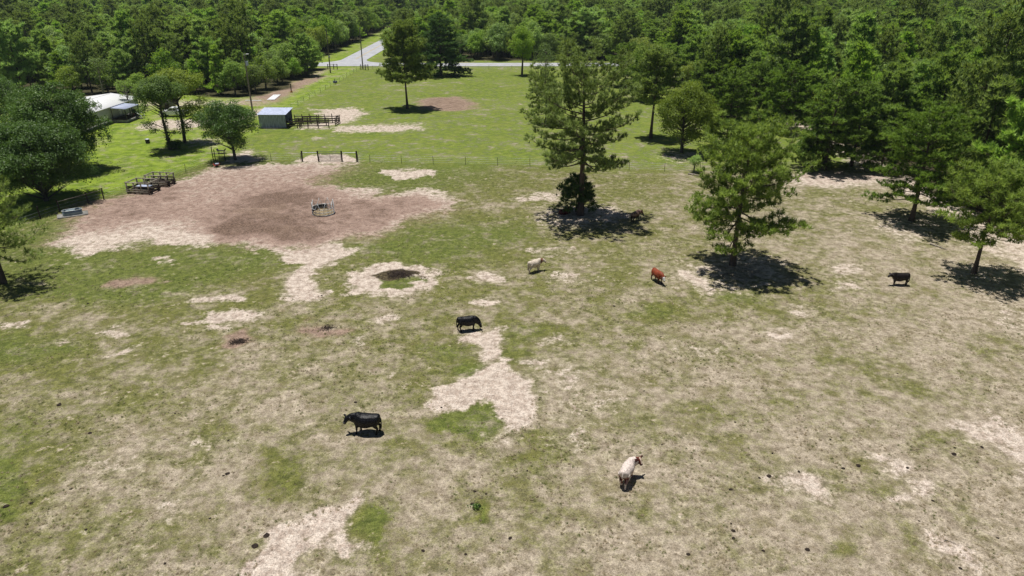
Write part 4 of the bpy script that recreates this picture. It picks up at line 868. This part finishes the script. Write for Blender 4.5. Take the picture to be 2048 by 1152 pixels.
def sheds():
    # livestock shelter, open to the right
    x0, y0 = -50.0, 139.6; Wd, D = 5.3, 4.6
    t = thing('livestock_shelter', 'open-sided corrugated metal livestock shelter beside the corral', 'shed', (x0, y0, 0))
    def P(f, nm, m, par=t): b = MB(); f(b); return b.obj(nm, m, par)
    def corr(b, a, c, z0, z1, n=70):
        a = np.array(a, float); c = np.array(c, float); d = c-a; nrm = np.array([-d[1], d[0]])/np.hypot(*d)
        V = []; 
        for i in range(n+1):
            p = a+d*i/n+nrm*(.022 if i % 2 else -.022); V += [(*p, z0(p) if callable(z0) else z0), (*p, z1(p) if callable(z1) else z1)]
        b.add(V, [(2*i, 2*i+2, 2*i+3, 2*i+1) for i in range(n)])
    zt = lambda p: 2.66+.45*p[1]/D
    P(lambda b: corr(b, (0, 0), (Wd, 0), .1, 2.66), 'front_wall', M['galv'])
    P(lambda b: corr(b, (0, D), (Wd, D), .1, 3.11), 'back_wall', M['galv'])
    P(lambda b: corr(b, (0, 0), (0, D), .1, zt), 'side_wall', M['galv'])
    def roof(b):
        n = 90; V = []
        for i in range(n+1):
            x = -.25+(Wd+.5)*i/n; dz = .022 if i % 2 else -.022
            V += [(x, -.35, 2.70+dz), (x, D+.3, 3.20+dz)]
        b.add(V, [(2*i, 2*i+2, 2*i+3, 2*i+1) for i in range(n)])
    P(roof, 'roof', M['galv_roof'])
    for x, y in ((.08, .1), (Wd-.08, .1), (.08, D-.1), (Wd-.08, D-.1), (Wd/2, .1), (Wd/2, D-.1)): P(lambda b: b.box((x, y, 1.3+.22*y/D), (.14, .14, 2.6+.43*y/D)), 'post', M['dark_in'])
    P(lambda b: [b.beam((.1, y, 2.55+.45*y/D), (Wd-.1, y, 2.55+.45*y/D), .08, .14) for y in (.15, D/2, D-.15)], 'roof_beam', M['dark_in'])
    P(lambda b: b.box((Wd/2, -.12, .06), (Wd+.4, .35, .1)), 'footing', M['concrete'])
    # corral
    t = thing('corral', 'dark timber post-and-rail corral attached to the metal shelter', 'corral', (x0+Wd+.15, y0-.1, 0))
    runs = [((0, 0), (8.3, 0), 4, (.55, 1.25)), ((0, 5.6), (9.2, 5.6), 6, (.5, .9, 1.35)), ((9.2, 5.6), (9.0, 2.6), 3, (.4, .75, 1.1, 1.45)), ((0, 1.9), (9.0, 2.6), 5, (.6, 1.0, 1.4)), ((2.2, 3.7), (5.2, 4.6), 2, (.6, 1.1, 1.5)), ((2.4, 1.9), (2.5, 0), 2, (.5, 1.2))]
    seen = set()
    for a, b_, n, zs in runs:
        for i in range(n+1):
            p = (a[0]+(b_[0]-a[0])*i/n, a[1]+(b_[1]-a[1])*i/n); k = (round(p[0], 1), round(p[1], 1))
            if k in seen: continue
            seen.add(k); P(lambda b: b.tube([(p[0], p[1], 0), (p[0], p[1], 1.62+.12*((i*7) % 3))], .085, 8), 'post', M['timber_dark'], t)
        for z in zs: P(lambda b: b.beam((a[0], a[1]-.11, z), (b_[0], b_[1]-.11, z), .05, .15), 'rail', M['timber_dark'], t)
    x, y = G(333, 219); t = thing('storage_box', 'brown-grey box shed with pale flat top behind the pickup', 'shed', (x, y+1, 0))
    P(lambda b: b.box((0, 0, 1.15), (2.6, 2.2, 2.3)), 'wall', M['boxgrey'], t); P(lambda b: b.box((0, 0, 2.36), (2.9, 2.5, .1)), 'roof', M['galv_roof'], t); P(lambda b: b.box((.3, -1.12, 1.0), (.9, .05, 1.9)), 'door', M['dark_in'], t)
sheds()

def fence_run(pts, label, step, hgt_=1.35, wires=(.35, .65, .95, 1.25), wood=(), rad=.032, group=None, name='wire_fence', mesh=False):
    t = thing(name, label, 'fence', (*pts[0], 0), 0, group); o = np.array(pts[0]); r = random.Random(len(label))
    k = 0; pmesh = {}
    for a, b in zip(pts[:-1], pts[1:]):
        L = math.dist(a, b); n = max(1, round(L/step))
        for i in range(n+(b == pts[-1])):
            p = np.array(a)+(np.array(b)-a)*i/n-o; lx, ly = r.uniform(-.05, .05), r.uniform(-.05, .05)
            big = wood == 'all' or k in wood; rr = .085 if big else rad; hh = hgt_+(.2 if big else 0)
            key = big
            if key not in pmesh:
                m = MB(); m.tube([(0, 0, -.05), (0, 0, hh)], rr, 7 if big else 4); pmesh[key] = m.mesh('post', M['timber_dark'] if big else M['steel_dark'])
            q = link('post', pmesh[key], t); q.location = (p[0], p[1], 0); q.rotation_euler = (lx, ly, 0); k += 1
    for z in wires:
        m = MB(); P_ = []
        for a, b in zip(pts[:-1], pts[1:]):
            n = 6
            for i in range(n): P_.append((*(np.array(a)+(np.array(b)-a)*i/n-o), z))
        P_.append((*(np.array(pts[-1])-o), z)); m.tube(P_, .009, 3, cap=False); m.obj('wire', M['steel'], t)
    return t
def fences():
    gA, gB = G(605.4, 322.5), G(713, 324.5)
    a = G(440, 322); fence_run([a, G(543, 323), (gA[0]-.3, gA[1])], 'wire fence left of the field gate', 6)
    fence_run([(gB[0]+.3, gB[1]), G(740, 326), G(1060, 333), G(1258, 341), G(1400, 346), G(1560, 352)], 'long wire fence across the pasture right of the field gate', 5.4)
    fence_run([G(427, 322), G(372, 345), G(300, 366), G(208, 398)], 'wire fence along the lawn left of the bare dirt', 6.5)
    t = fence_run([G(208, 399), G(177, 407), G(120, 424), G(40, 452), G(-40, 480)], 'wooden-post fence passing under the huge oak', 3.6, 1.4, (.5, .9), 'all')
    b = MB(); o = np.array(G(208, 399)); q = np.array(G(120, 424))-o; b.bar((0, 0, 1.35), (q[0], q[1], 1.35), .05); b.obj('rail', M['timber_grey'], t)
    fence_run([(-49.6, 155), (-49.4, 180), (-48.9, 205), (-48.6, 232.5)], 'wire fence along the grassy drive towards the road', 5.0, 1.3, wood=(0, 9))
    fence_run([(-44.5, 232.5), (0, 232.5), (45, 232.5)], 'wire fence along the main road', 7.5, 1.3)
    # field gate
    t = thing('gate_posts', 'dark post and pipe frames on both sides of the field gate', 'gate frame', (*gA, 0))
    def P(f, nm, m, par=t): b = MB(); f(b); return b.obj(nm, m, par)
    xs = [0, G(636.5, 324.5)[0]-gA[0], G(683, 324.5)[0]-gA[0], gB[0]-gA[0]]; dy = -.2
    for x, l in zip(xs, (.05, -.1, 0, 0)): P(lambda b: b.tube([(x, dy, -.1), (x+l, dy, 1.75)], .13, 9), 'post', M['timber_dark'])
    for u, v_ in ((0, 1), (2, 3)): P(lambda b: b.bar((xs[u], dy, 1.45), (xs[v_], dy, 1.45), .055), 'rail', M['steel'])
    t = thing('field_gate', 'six-bar metal field gate, closed, opening on the bare dirt', 'gate', (gA[0]+xs[1]+.2, gA[1]+dy, 0))
    wd = xs[2]-xs[1]-.4
    P(lambda b: [b.bar((0, 0, z), (wd, 0, z), .04, 6) for z in (.2, .42, .64, .86, 1.08, 1.35)]+[b.bar((x, 0, .2), (x, 0, 1.35), .03, 6) for x in (0, wd/2, wd)], 'gate_bars', mat('grey_gate_steel', (.22, .24, .27), .5, 0, var=.1), t)
    P(lambda b: b.bar((-.1, 0, 1.62), (wd+.1, 0, 1.62), .035), 'top_pipe', M['green_paint'], t)
    # road gates
    for nm, a, b_, lab in (('road_gate', G(656, 139), G(673, 140), 'dark timber brace at the foot of the left-hand road pole'), ('road_gate', G(722, 140), G(738, 139), 'dark timber brace at the foot of the right-hand road pole')):
        t = thing('fence_brace', lab, 'fence brace', (*a, 0), 0, 'fence braces by the road')
        w_ = b_[0]-a[0]
        for x in (0, w_*.62, w_): P(lambda b: b.tube([(x, 0, -.05), (x, 0, 1.7)], .12, 8), 'post', M['timber_dark'], t)
        for z in (.9, 1.45): P(lambda b: b.bar((0, 0, z), (w_, 0, z), .06), 'rail', M['timber_dark'], t)
fences()

def poles():
    for px, py, ty, lab, ex in ((505, 222, 108, 'utility pole with transformer can by the sandy drive, nearest pole', 'tr'), (661, 146, 57, 'utility pole with small meter box, left of the two by the road', 'mb'), (726, 139, 56, 'bare utility pole at the road junction, right of the two by the road', '')):
        x, y = G(px, py); h = hgt(py, ty)
        t = thing('utility_pole', lab, 'utility pole', (x, y, 0), 0, 'utility poles along the drive')
        def P(f, nm, m, par=t): b = MB(); f(b); return b.obj(nm, m, par)
        P(lambda b: b.tube([(0, 0, -.1), (0, 0, h*.5), (0, 0, h)], [.19, .16, .12], 10), 'pole', M['pole'])
        P(lambda b: [b.tube([(0, -.12, h-.15), (0, -.12, h+.12)], [.05, .03], 6)], 'insulator', M['white_roof'])
        if ex == 'tr':
            tr = P(lambda b: b.tube([(.38, -.1, h-2.4), (.38, -.1, h-1.5)], .27, 12), 'transformer', M['galv_roof']); P(lambda b: b.tube([(.38, -.1, h-1.5), (.38, -.1, h-1.3)], [.09, .04], 6), 'bushing', M['steel_dark'], tr)
            P(lambda b: b.beam((0, -.1, h-.25), (.8, -.1, h+.05), .06, .06), 'lamp_arm', M['steel']); P(lambda b: b.box((.75, -.1, h), (.55, .25, .15)), 'lamp_head', M['white_roof'])
        if ex == 'mb': P(lambda b: b.box((.22, -.1, h-8.1), (.35, .3, .6)), 'meter_box', M['steel'])
poles()

def yard_things():
    def P(f, nm, m, par): b = MB(); f(b); return b.obj(nm, m, par)
    # round hay feeder
    x, y = G(647, 426); t = thing('hay_feeder', 'round tubular steel hay feeder standing on the brown dirt', 'hay feeder', (x, y, 0), .3)
    R_ = 1.38
    def ring(b, z, r=.028, a0=0, a1=2*PI, n=40): b.tube([(R_*math.cos(a), R_*math.sin(a), z) for a in np.linspace(a0, a1, n)], r, 6, cap=False)
    P(lambda b: [ring(b, z, .035) for z in (.04, .4, .8)], 'rings', M['steel'], t)
    def sheet(b):
        A = np.linspace(.35*PI, 1.05*PI, 24); V = [(R_*1.01*math.cos(a), R_*1.01*math.sin(a), z) for a in A for z in (.05, .80)]
        b.add(V, [(2*i, 2*i+2, 2*i+3, 2*i+1) for i in range(23)])
    P(sheet, 'skirt_sheet', M['steel_dark'], t)
    for k in range(8):
        a = k/8*2*PI; b1 = a+.24; tp = (R_*math.cos(b1), R_*math.sin(b1))
        P(lambda b: b.tube([(R_*math.cos(a), R_*math.sin(a), .8), (tp[0]*.98, tp[1]*.98, 1.65), (R_*math.cos(a+.48), R_*math.sin(a+.48), .8)], .036, 6), 'loop', M['steel'], t)
    for k in range(16):
        a = k/16*2*PI; P(lambda b: b.bar((R_*math.cos(a), R_*math.sin(a), .04), (R_*math.cos(a), R_*math.sin(a), .8), .022), 'upright', M['steel'], t)
    b = MB(); r = np.random.RandomState(3); n = 18; V = [(0, 0, .42)]; fs = []
    for q, (rr, z) in enumerate(((.45, .40), (.85, .33), (1.2, .22), (1.32, .02))):
        for j in range(n): a = j/n*2*PI; V.append((rr*math.cos(a), rr*math.sin(a), z+r.uniform(-.05, .05)))
    b.add(V, [(0, 1+j, 1+(j+1) % n) for j in range(n)]); b.add(V, [(1+q*n+j, 1+(q+1)*n+j, 1+(q+1)*n+(j+1) % n, 1+q*n+(j+1) % n) for q in range(3) for j in range(n)])
    tufts(b, r, np.c_[r.uniform(-.9, .9, (150, 2)), r.uniform(.28, .42, 150)], r.randn(150, 3)+[0, 0, .6], .22, 4, .02, .5)
    o = b.obj('hay_heap', M['hay']); o.location = (x, y, 0); tag(o, 'low heap of trampled hay inside the round feeder', 'hay')
    # timber bunk feeders
    def bunk(px, py, w_, d_, rz, lab, deck):
        x, y = G(px, py); t = thing('feed_bunk', lab, 'feed bunk', (x, y, 0), rz, 'timber feed bunks at the dirt edge')
        for sx in (-1, -.33, .33, 1):
            for sy in (-1, 1): P(lambda b: b.box((sx*w_/2, sy*d_/2, .76), (.15, .15, 1.52)), 'post', M['timber_grey'], t)
        for sy in (-1, 1):
            for z in (.28, .56): P(lambda b: b.box((0, sy*(d_/2+.10), z), (w_+.3, .05, .20)), 'side_board', M['timber_grey'], t)
            P(lambda b: b.box((0, sy*d_/2, 1.55), (w_+.3, .22, .09)), 'top_rail', M['timber_grey'], t)
            P(lambda b: b.box((0, sy*(d_/2-.10), .95), (w_, .05, .16)), 'side_board', M['timber_dark'], t)
        for sx in (-1, 1):
            for z in (.30, .62): P(lambda b: b.box((sx*(w_/2+.10), 0, z), (.05, d_-.05, .20)), 'end_board', M['timber_dark'], t)
            P(lambda b: b.box((sx*w_/2, 0, 1.55), (.2, d_-.26, .085)), 'end_rail', M['timber_grey'], t)
        P(lambda b: [b.box((-w_/2+.15+i*.28, 0, .42), (.24, d_-.25, .04)) for i in range(int(w_/.28))], 'floor_boards', M['timber_dark'], t)
        P(lambda b: [b.box((0, sy*d_*.33, .10), (w_+.5, .16, .18)) for sy in (-1, 1)], 'skids', M['timber_dark'], t)
        if deck: P(lambda b: b.box((w_*.05, 0, .82), (w_*.6, d_*.45, .05)), 'tray', M['galv_roof'], t)
        return t
    bunk(288, 383, 3.3, 2.3, math.radians(-9), 'larger weathered timber feed bunk, nearer the huge oak', True)
    bunk(322, 369, 3.2, 1.9, math.radians(-9), 'smaller weathered timber feed bunk, on the gate side of the larger one', False)
    # water tank on slab
    x, y = G(143, 432); s_ = thing('concrete_slab', 'concrete slab under the oval water tank', 'slab', (x, y+.3, 0), .55); P(lambda b: b.box((0, 0, .07), (3.4, 1.7, .14)), 'slab_block', M['concrete'], s_)
    t = thing('water_tank', 'oval galvanised water tank on a concrete slab in the huge oak shade', 'water tank', (x, y+.35, .145), .55)
    n = 36
    def oval(s, z): return [((.62*np.sign(math.cos(a))+.48*math.cos(a))*s, .50*math.sin(a)*s, z) for a in np.arange(n)/n*2*PI]
    def tk(b):
        V = oval(1, 0)+oval(1.0, .2)+oval(1.03, .24)+oval(1.0, .28)+oval(1.0, .56)+oval(.965, .56)+oval(.965, .05)
        b.add(V, [(q*n+j, q*n+(j+1) % n, (q+1)*n+(j+1) % n, (q+1)*n+j) for q in range(6) for j in range(n)])
    P(tk, 'tank_wall', M['tank'], t); P(lambda b: b.tube(oval(1.0, .575)+[oval(1.0, .575)[0]], .03, 6, cap=False), 'rim', M['steel'], t)
    P(lambda b: b.add(oval(.96, .42), [tuple(range(n))]), 'water', M['water'], t)
    # pipe frame and cart
    a = G(427, 322); b_ = G(452.5, 321); t = thing('stock_frame', 'dark pipe frame under the low wide oak', 'pipe frame', (*a, 0)); w_ = b_[0]-a[0]
    for x, h_ in ((0, 2.3), (.35, 1.9), (w_, 1.5)): P(lambda b: b.tube([(x, 0, -.05), (x, 0, h_)], .07, 8), 'post', M['steel_dark'], t)
    for z in (.75, 1.2): P(lambda b: b.bar((0, 0, z), (w_, 0, z), .045), 'rail', M['steel_dark'], t)
    x, y = G(439, 309); t = thing('feed_trough', 'dark trough on legs behind the pipe frame', 'trough', (x, y+1, 0))
    P(lambda b: prof(b, [(-.75, .75), (-.6, .4), (.6, .4), (.75, .75), (.68, .75), (.55, .46), (-.55, .46), (-.68, .75)], -.3, .3), 'tub', M['blackp'], t)
    for sx in (-.5, .5):
        for sy in (-.22, .22): P(lambda b: b.box((sx, sy, .2), (.06, .06, .4)), 'leg', M['steel_dark'], t)
    x, y = G(434, 334); t = thing('yard_cart', 'small dark two-wheeled cart with pale blue load by the pipe frame', 'cart', (x, y, 0), .3)
    P(lambda b: prof(b, [(-.5, .55), (-.38, .25), (.38, .25), (.5, .55), (.46, .55), (.34, .29), (-.34, .29), (-.46, .55)], -.32, .32), 'tray', M['red'], t)
    P(lambda b: [b.box((.08, 0, .5), (.55, .5, .16))], 'load', mat('pale_blue_plastic', (.45, .5, .62), .5), t)
    for sy in (-1, 1): P(lambda b: b.tube([(0, sy*.34, .2), (0, sy*.44, .2)], .2, 12), 'wheel', M['tyre'], t)
    P(lambda b: b.bar((.45, 0, .4), (1.0, 0, .75), .03), 'handle', M['steel_dark'], t)
    # kettle grill drum on the lawn, bin by the dead trunk
    x, y = G(296, 287); t = thing('drum', 'small black drum with grey lid alone on the lawn', 'drum', (x, y, 0))
    P(lambda b: b.tube([(0, 0, .02), (0, 0, .3), (0, 0, .36), (0, 0, .78)], [.36, .36, .38, .37], 16), 'body', M['blackp'], t); P(lambda b: b.tube([(0, 0, .78), (0, 0, .84), (0, 0, .9)], [.38, .34, .1], 16), 'lid', M['steel'], t)
    x, y = G(271, 229); t = thing('bin', 'black wheeled bin at the foot of the pale bare trunk', 'bin', (x, y, 0))
    P(lambda b: b.tube([(0, 0, .08), (0, 0, 1.0)], [.3, .38], 4), 'body', M['blackp'], t); P(lambda b: b.box((0, 0, 1.04), (.62, .62, .07)), 'lid', M['blackp'], t)
    for sy in (-1, 1): P(lambda b: b.tube([(.24, sy*.22, .1), (.24, sy*.28, .1)], .1, 10), 'wheel', M['tyre'], t)
    # white sheet and pipe by the drive
    x, y = G(548, 195); o = thing('metal_sheet', 'long white metal sheet lying beside the sandy drive', 'metal sheet', (x, y, 0), math.radians(96))
    P(lambda b: [b.box((0, i*.36-.72, .09+.02*(i % 2)), (8.0, .37, .03)) for i in range(5)], 'sheet_panel', M['white_roof'], o)
    P(lambda b: [b.box((sx, 0, .03), (.12, 1.7, .07)) for sx in (-3, 0, 3)], 'bearer', M['timber_grey'], o)
    a, b_ = G(491, 203), G(523, 203); b = MB(); b.tube([(0, 0, .25), (b_[0]-a[0], 0, .2)], .1, 8); o = b.obj('pipe', M['white_roof']); o.location = (*a, 0); tag(o, 'thin white pipe lying behind the nearest utility pole', 'pipe')
    x, y = G(583, 185); t = thing('marker_post', 'short dark post with orange base beside the sandy drive', 'post', (x, y, 0)); P(lambda b: b.tube([(0, 0, 0), (0, 0, 2.2)], .12, 8), 'post_shaft', M['timber_dark'], t); P(lambda b: b.tube([(0, 0, 0), (0, 0, .35)], .3, 10), 'base', mat('orange_plastic', (.6, .28, .12), .7), t)
    x, y = G(666, 166); b = MB(); b.tube([(0, 0, .0), (0, 0, .1), (0, 0, .55), (0, 0, .5), (0, 0, .15)], [.5, .55, .62, .55, .48], 14); o = b.obj('tub', mat('dark_blue_plastic', (.05, .07, .12), .5)); o.location = (x+.6, y, 0); tag(o, 'dark blue tub beside the drive fence', 'tub')
yard_things()

def litter():
    r = np.random.RandomState(17)
    def pile(px, py, rad, n, lab, m, hgt_=.5, ln=(.8, 2.4), th=.03, name='brush_pile', aspect=1.0, cat='brush pile'):
        x, y = G(px, py); b = MB()
        for _ in range(n):
            c = r.randn(2)*rad*.45; c[1] *= aspect; L = r.uniform(*ln); a = r.uniform(0, 6.28); z = max(.03, hgt_*math.exp(-(c[0]**2+(c[1]/aspect)**2)/rad**2)*r.rand()); dz = r.uniform(-.15, .25)*L
            p0 = np.array([c[0]-L/2*math.cos(a), c[1]-L/2*math.sin(a), max(.02, z-dz/2)]); p2 = np.array([c[0]+L/2*math.cos(a), c[1]+L/2*math.sin(a), max(.02, z+dz/2)])
            p1 = (p0+p2)/2+r.randn(3)*L*.06; p1[2] = abs(p1[2]); t_ = th*r.uniform(.5, 1.4); b.tube([p0, p1, p2], [t_, t_*.8, t_*.4], 4, cap=False)
        o = b.obj(name, M[m]); o.location = (x, y, 0); return tag(o, lab, cat)
    pile(1632, 292, 2.6, 240, 'pale brush pile on the sandy strip behind two dark pines', 'stick', 1.4, (1.2, 4))
    pile(1728, 318, 2.4, 240, 'long pale brush pile on the sandy strip, right of the first', 'stick', 1.2, (1.2, 4))
    pile(1600, 238, 2.2, 120, 'small far brush pile half hidden by dark pines', 'stick', 1.0, (1, 3.5))
    pile(800, 549, 1.5, 420, 'dark mat of old stems in the sandy ring', 'debris', .14, (.15, .6), .02, 'debris_heap', .8, 'debris')
    pile(480, 683, .8, 160, 'dark patch of old stems on grass, mid left', 'debris', .1, (.12, .5), .02, 'debris_heap', .7, 'debris')
    pile(655, 656, .7, 110, 'thin patch of old stems right of the darker one', 'debris', .08, (.1, .4), .018, 'debris_heap', .8, 'debris')
    pile(1470, 545, 3.6, 420, 'fallen twigs and pine litter under the bright bushy pine', 'stick', .05, (.15, .7), .015, 'pine_litter', .9, 'litter')
    def stick(px, py, qx, qy, th, lab, m='stick', tw=3):
        a = np.array(G(px, py)); c = np.array(G(qx, qy))-a; b = MB(); L = np.hypot(*c)
        P_ = [(c[0]*u, c[1]*u+.12*math.sin(u*5), th+.03*math.sin(u*9)**2) for u in np.linspace(0, 1, 7)]; b.tube(P_, np.linspace(th, th*.4, 7), 6)
        for q in range(tw):
            u = .3+.2*q; p = np.array([c[0]*u, c[1]*u, th]); d = np.array([c[0], c[1], 0])/L; sd = np.array([-d[1], d[0], .3])*(1 if q % 2 else -1)
            b.tube([p, p+(d*.6+sd*.5)*L*.2], [th*.5, th*.2], 4)
        o = b.obj('fallen_branch', M[m]); o.location = (*a, 0); tag(o, lab, 'branch')
    stick(1860, 489, 1893, 500, .09, 'pale fallen branch below the broad layered pine shadow')
    stick(1888, 1083, 1916, 1088, .022, 'thin pale stick near the bottom right corner', tw=0)
    stick(1440, 575, 1415, 582, .04, 'small fallen branch at the lower rim of the bushy pine shadow')
    stick(1376, 349, 1402, 353, .12, 'grey log beside the lone sapling', tw=1)
    stick(326, 880, 343, 882, .02, 'tiny white stick on the grass at lower left', tw=0)
    # dung pats: distinct ones first, then the many alike
    def pat(px, py, rad, lab, grp=None):
        b = MB(); n = 11; V = [(0, 0, .30*rad+.02)]
        rad *= .85
        for rr, z in ((.55, .26), (.9, .14), (1.05, -.02)):
            for j in range(n): a = j/n*2*PI; q = rad*rr*r.uniform(.85, 1.15); V.append((q*math.cos(a)*1.15, q*math.sin(a), z*rad+.01))
        b.add(V, [(0, 1+j, 1+(j+1) % n) for j in range(n)]); b.add(V, [(1+k*n+j, 1+(k+1)*n+j, 1+(k+1)*n+(j+1) % n, 1+k*n+(j+1) % n) for k in range(2) for j in range(n)])
        o = b.obj('dung_pat', M['dung'], None, True); x, y = G(px, py); o.location = (x, y, 0.0); o.rotation_euler = (0, 0, r.uniform(0, 6)); return tag(o, lab, 'dung', grp or 'dung pats on the pasture')
    for px, py, rd, lab in ((12, 1012, .16, 'black dung pat at the far left edge, low in the picture'), (455, 948, .17, 'larger black pat of the close pair at lower left'), (447, 952, .11, 'smaller black pat of the close pair at lower left'),
        (1467, 1062, .12, 'upper pat of the black row of two at lower right'), (1467, 1077, .12, 'lower pat of the black row of two at lower right'), (1717, 931, .15, 'round dark pat on dry grass at right'), (1538, 952, .16, 'dark lumpy pat below the bright pine, lower right'),
        (1615, 1100, .16, 'reddish dark pat near the bottom right'), (1908, 908, .17, 'flat dark pat near the right edge'), (944, 1008, .12, 'black pat left of the small dark weed'), (958, 1012, .13, 'black pat right of the small dark weed'),
        (533, 1071, .18, 'dark pat beside the lower left sand patch'), (510, 1092, .2, 'broad dark pat above the lower left sand patch'), (420, 1038, .15, 'brown pat on grass at lower left'), (180, 866, .14, 'brown pat among many at left'), (118, 809, .18, 'black pat on the left, under the green slope'), (1228, 612, .12, 'small dark pat below the red young cow')):
        pat(px, py, rd, lab)
    small = [pat(0, 700, .10, 'small dark dung pat, one of many scattered over the grass') for _ in range(4)]
    pts = []
    for i in range(75):
        py = 470+680*r.rand()**.8; px = r.uniform(0, 2048); pts.append(G(px, py))
    for i, (x, y) in enumerate(pts):
        o = small[i % 4] if i < 4 else small[i % 4].copy()
        if i >= 4: COL.objects.link(o)
        o.location = (x, y, 0); q = r.uniform(.5, 1.15); o.scale = (q*r.uniform(.8, 1.4), q, q*.8); o.rotation_euler = (0, 0, r.uniform(0, 6))
    x, y = G(953, 1016); b = MB(); leaves(b, r, r.randn(90, 3)*[.16, .16, .0]+[0, 0, .08]+r.rand(90, 1)*[0, 0, .12], r.randn(90, 3)+[0, 0, 1], .13, r.rand(90)); o = b.obj('weed', M['oak_dark']); o.location = (x, y, 0); tag(o, 'small dark green weed between two black pats', 'weed')
litter()
def haze():
    b = MB(); b.box((0, 1300, 19.5), (3400, 3200, 43)); m = bpy.data.materials.new('thin_air'); m.use_nodes = True; m.node_tree.nodes.clear()
    v = m.node_tree.nodes.new('ShaderNodeVolumePrincipled'); o_ = m.node_tree.nodes.new('ShaderNodeOutputMaterial'); v.inputs['Color'].default_value = (.72, .86, 1, 1)
    v.inputs['Density'].default_value = .00009; v.inputs['Anisotropy'].default_value = .2; m.node_tree.links.new(v.outputs[0], o_.inputs['Volume'])
    struct(b.obj('haze', m), 'stuff')
haze()
#@@OBJECTS
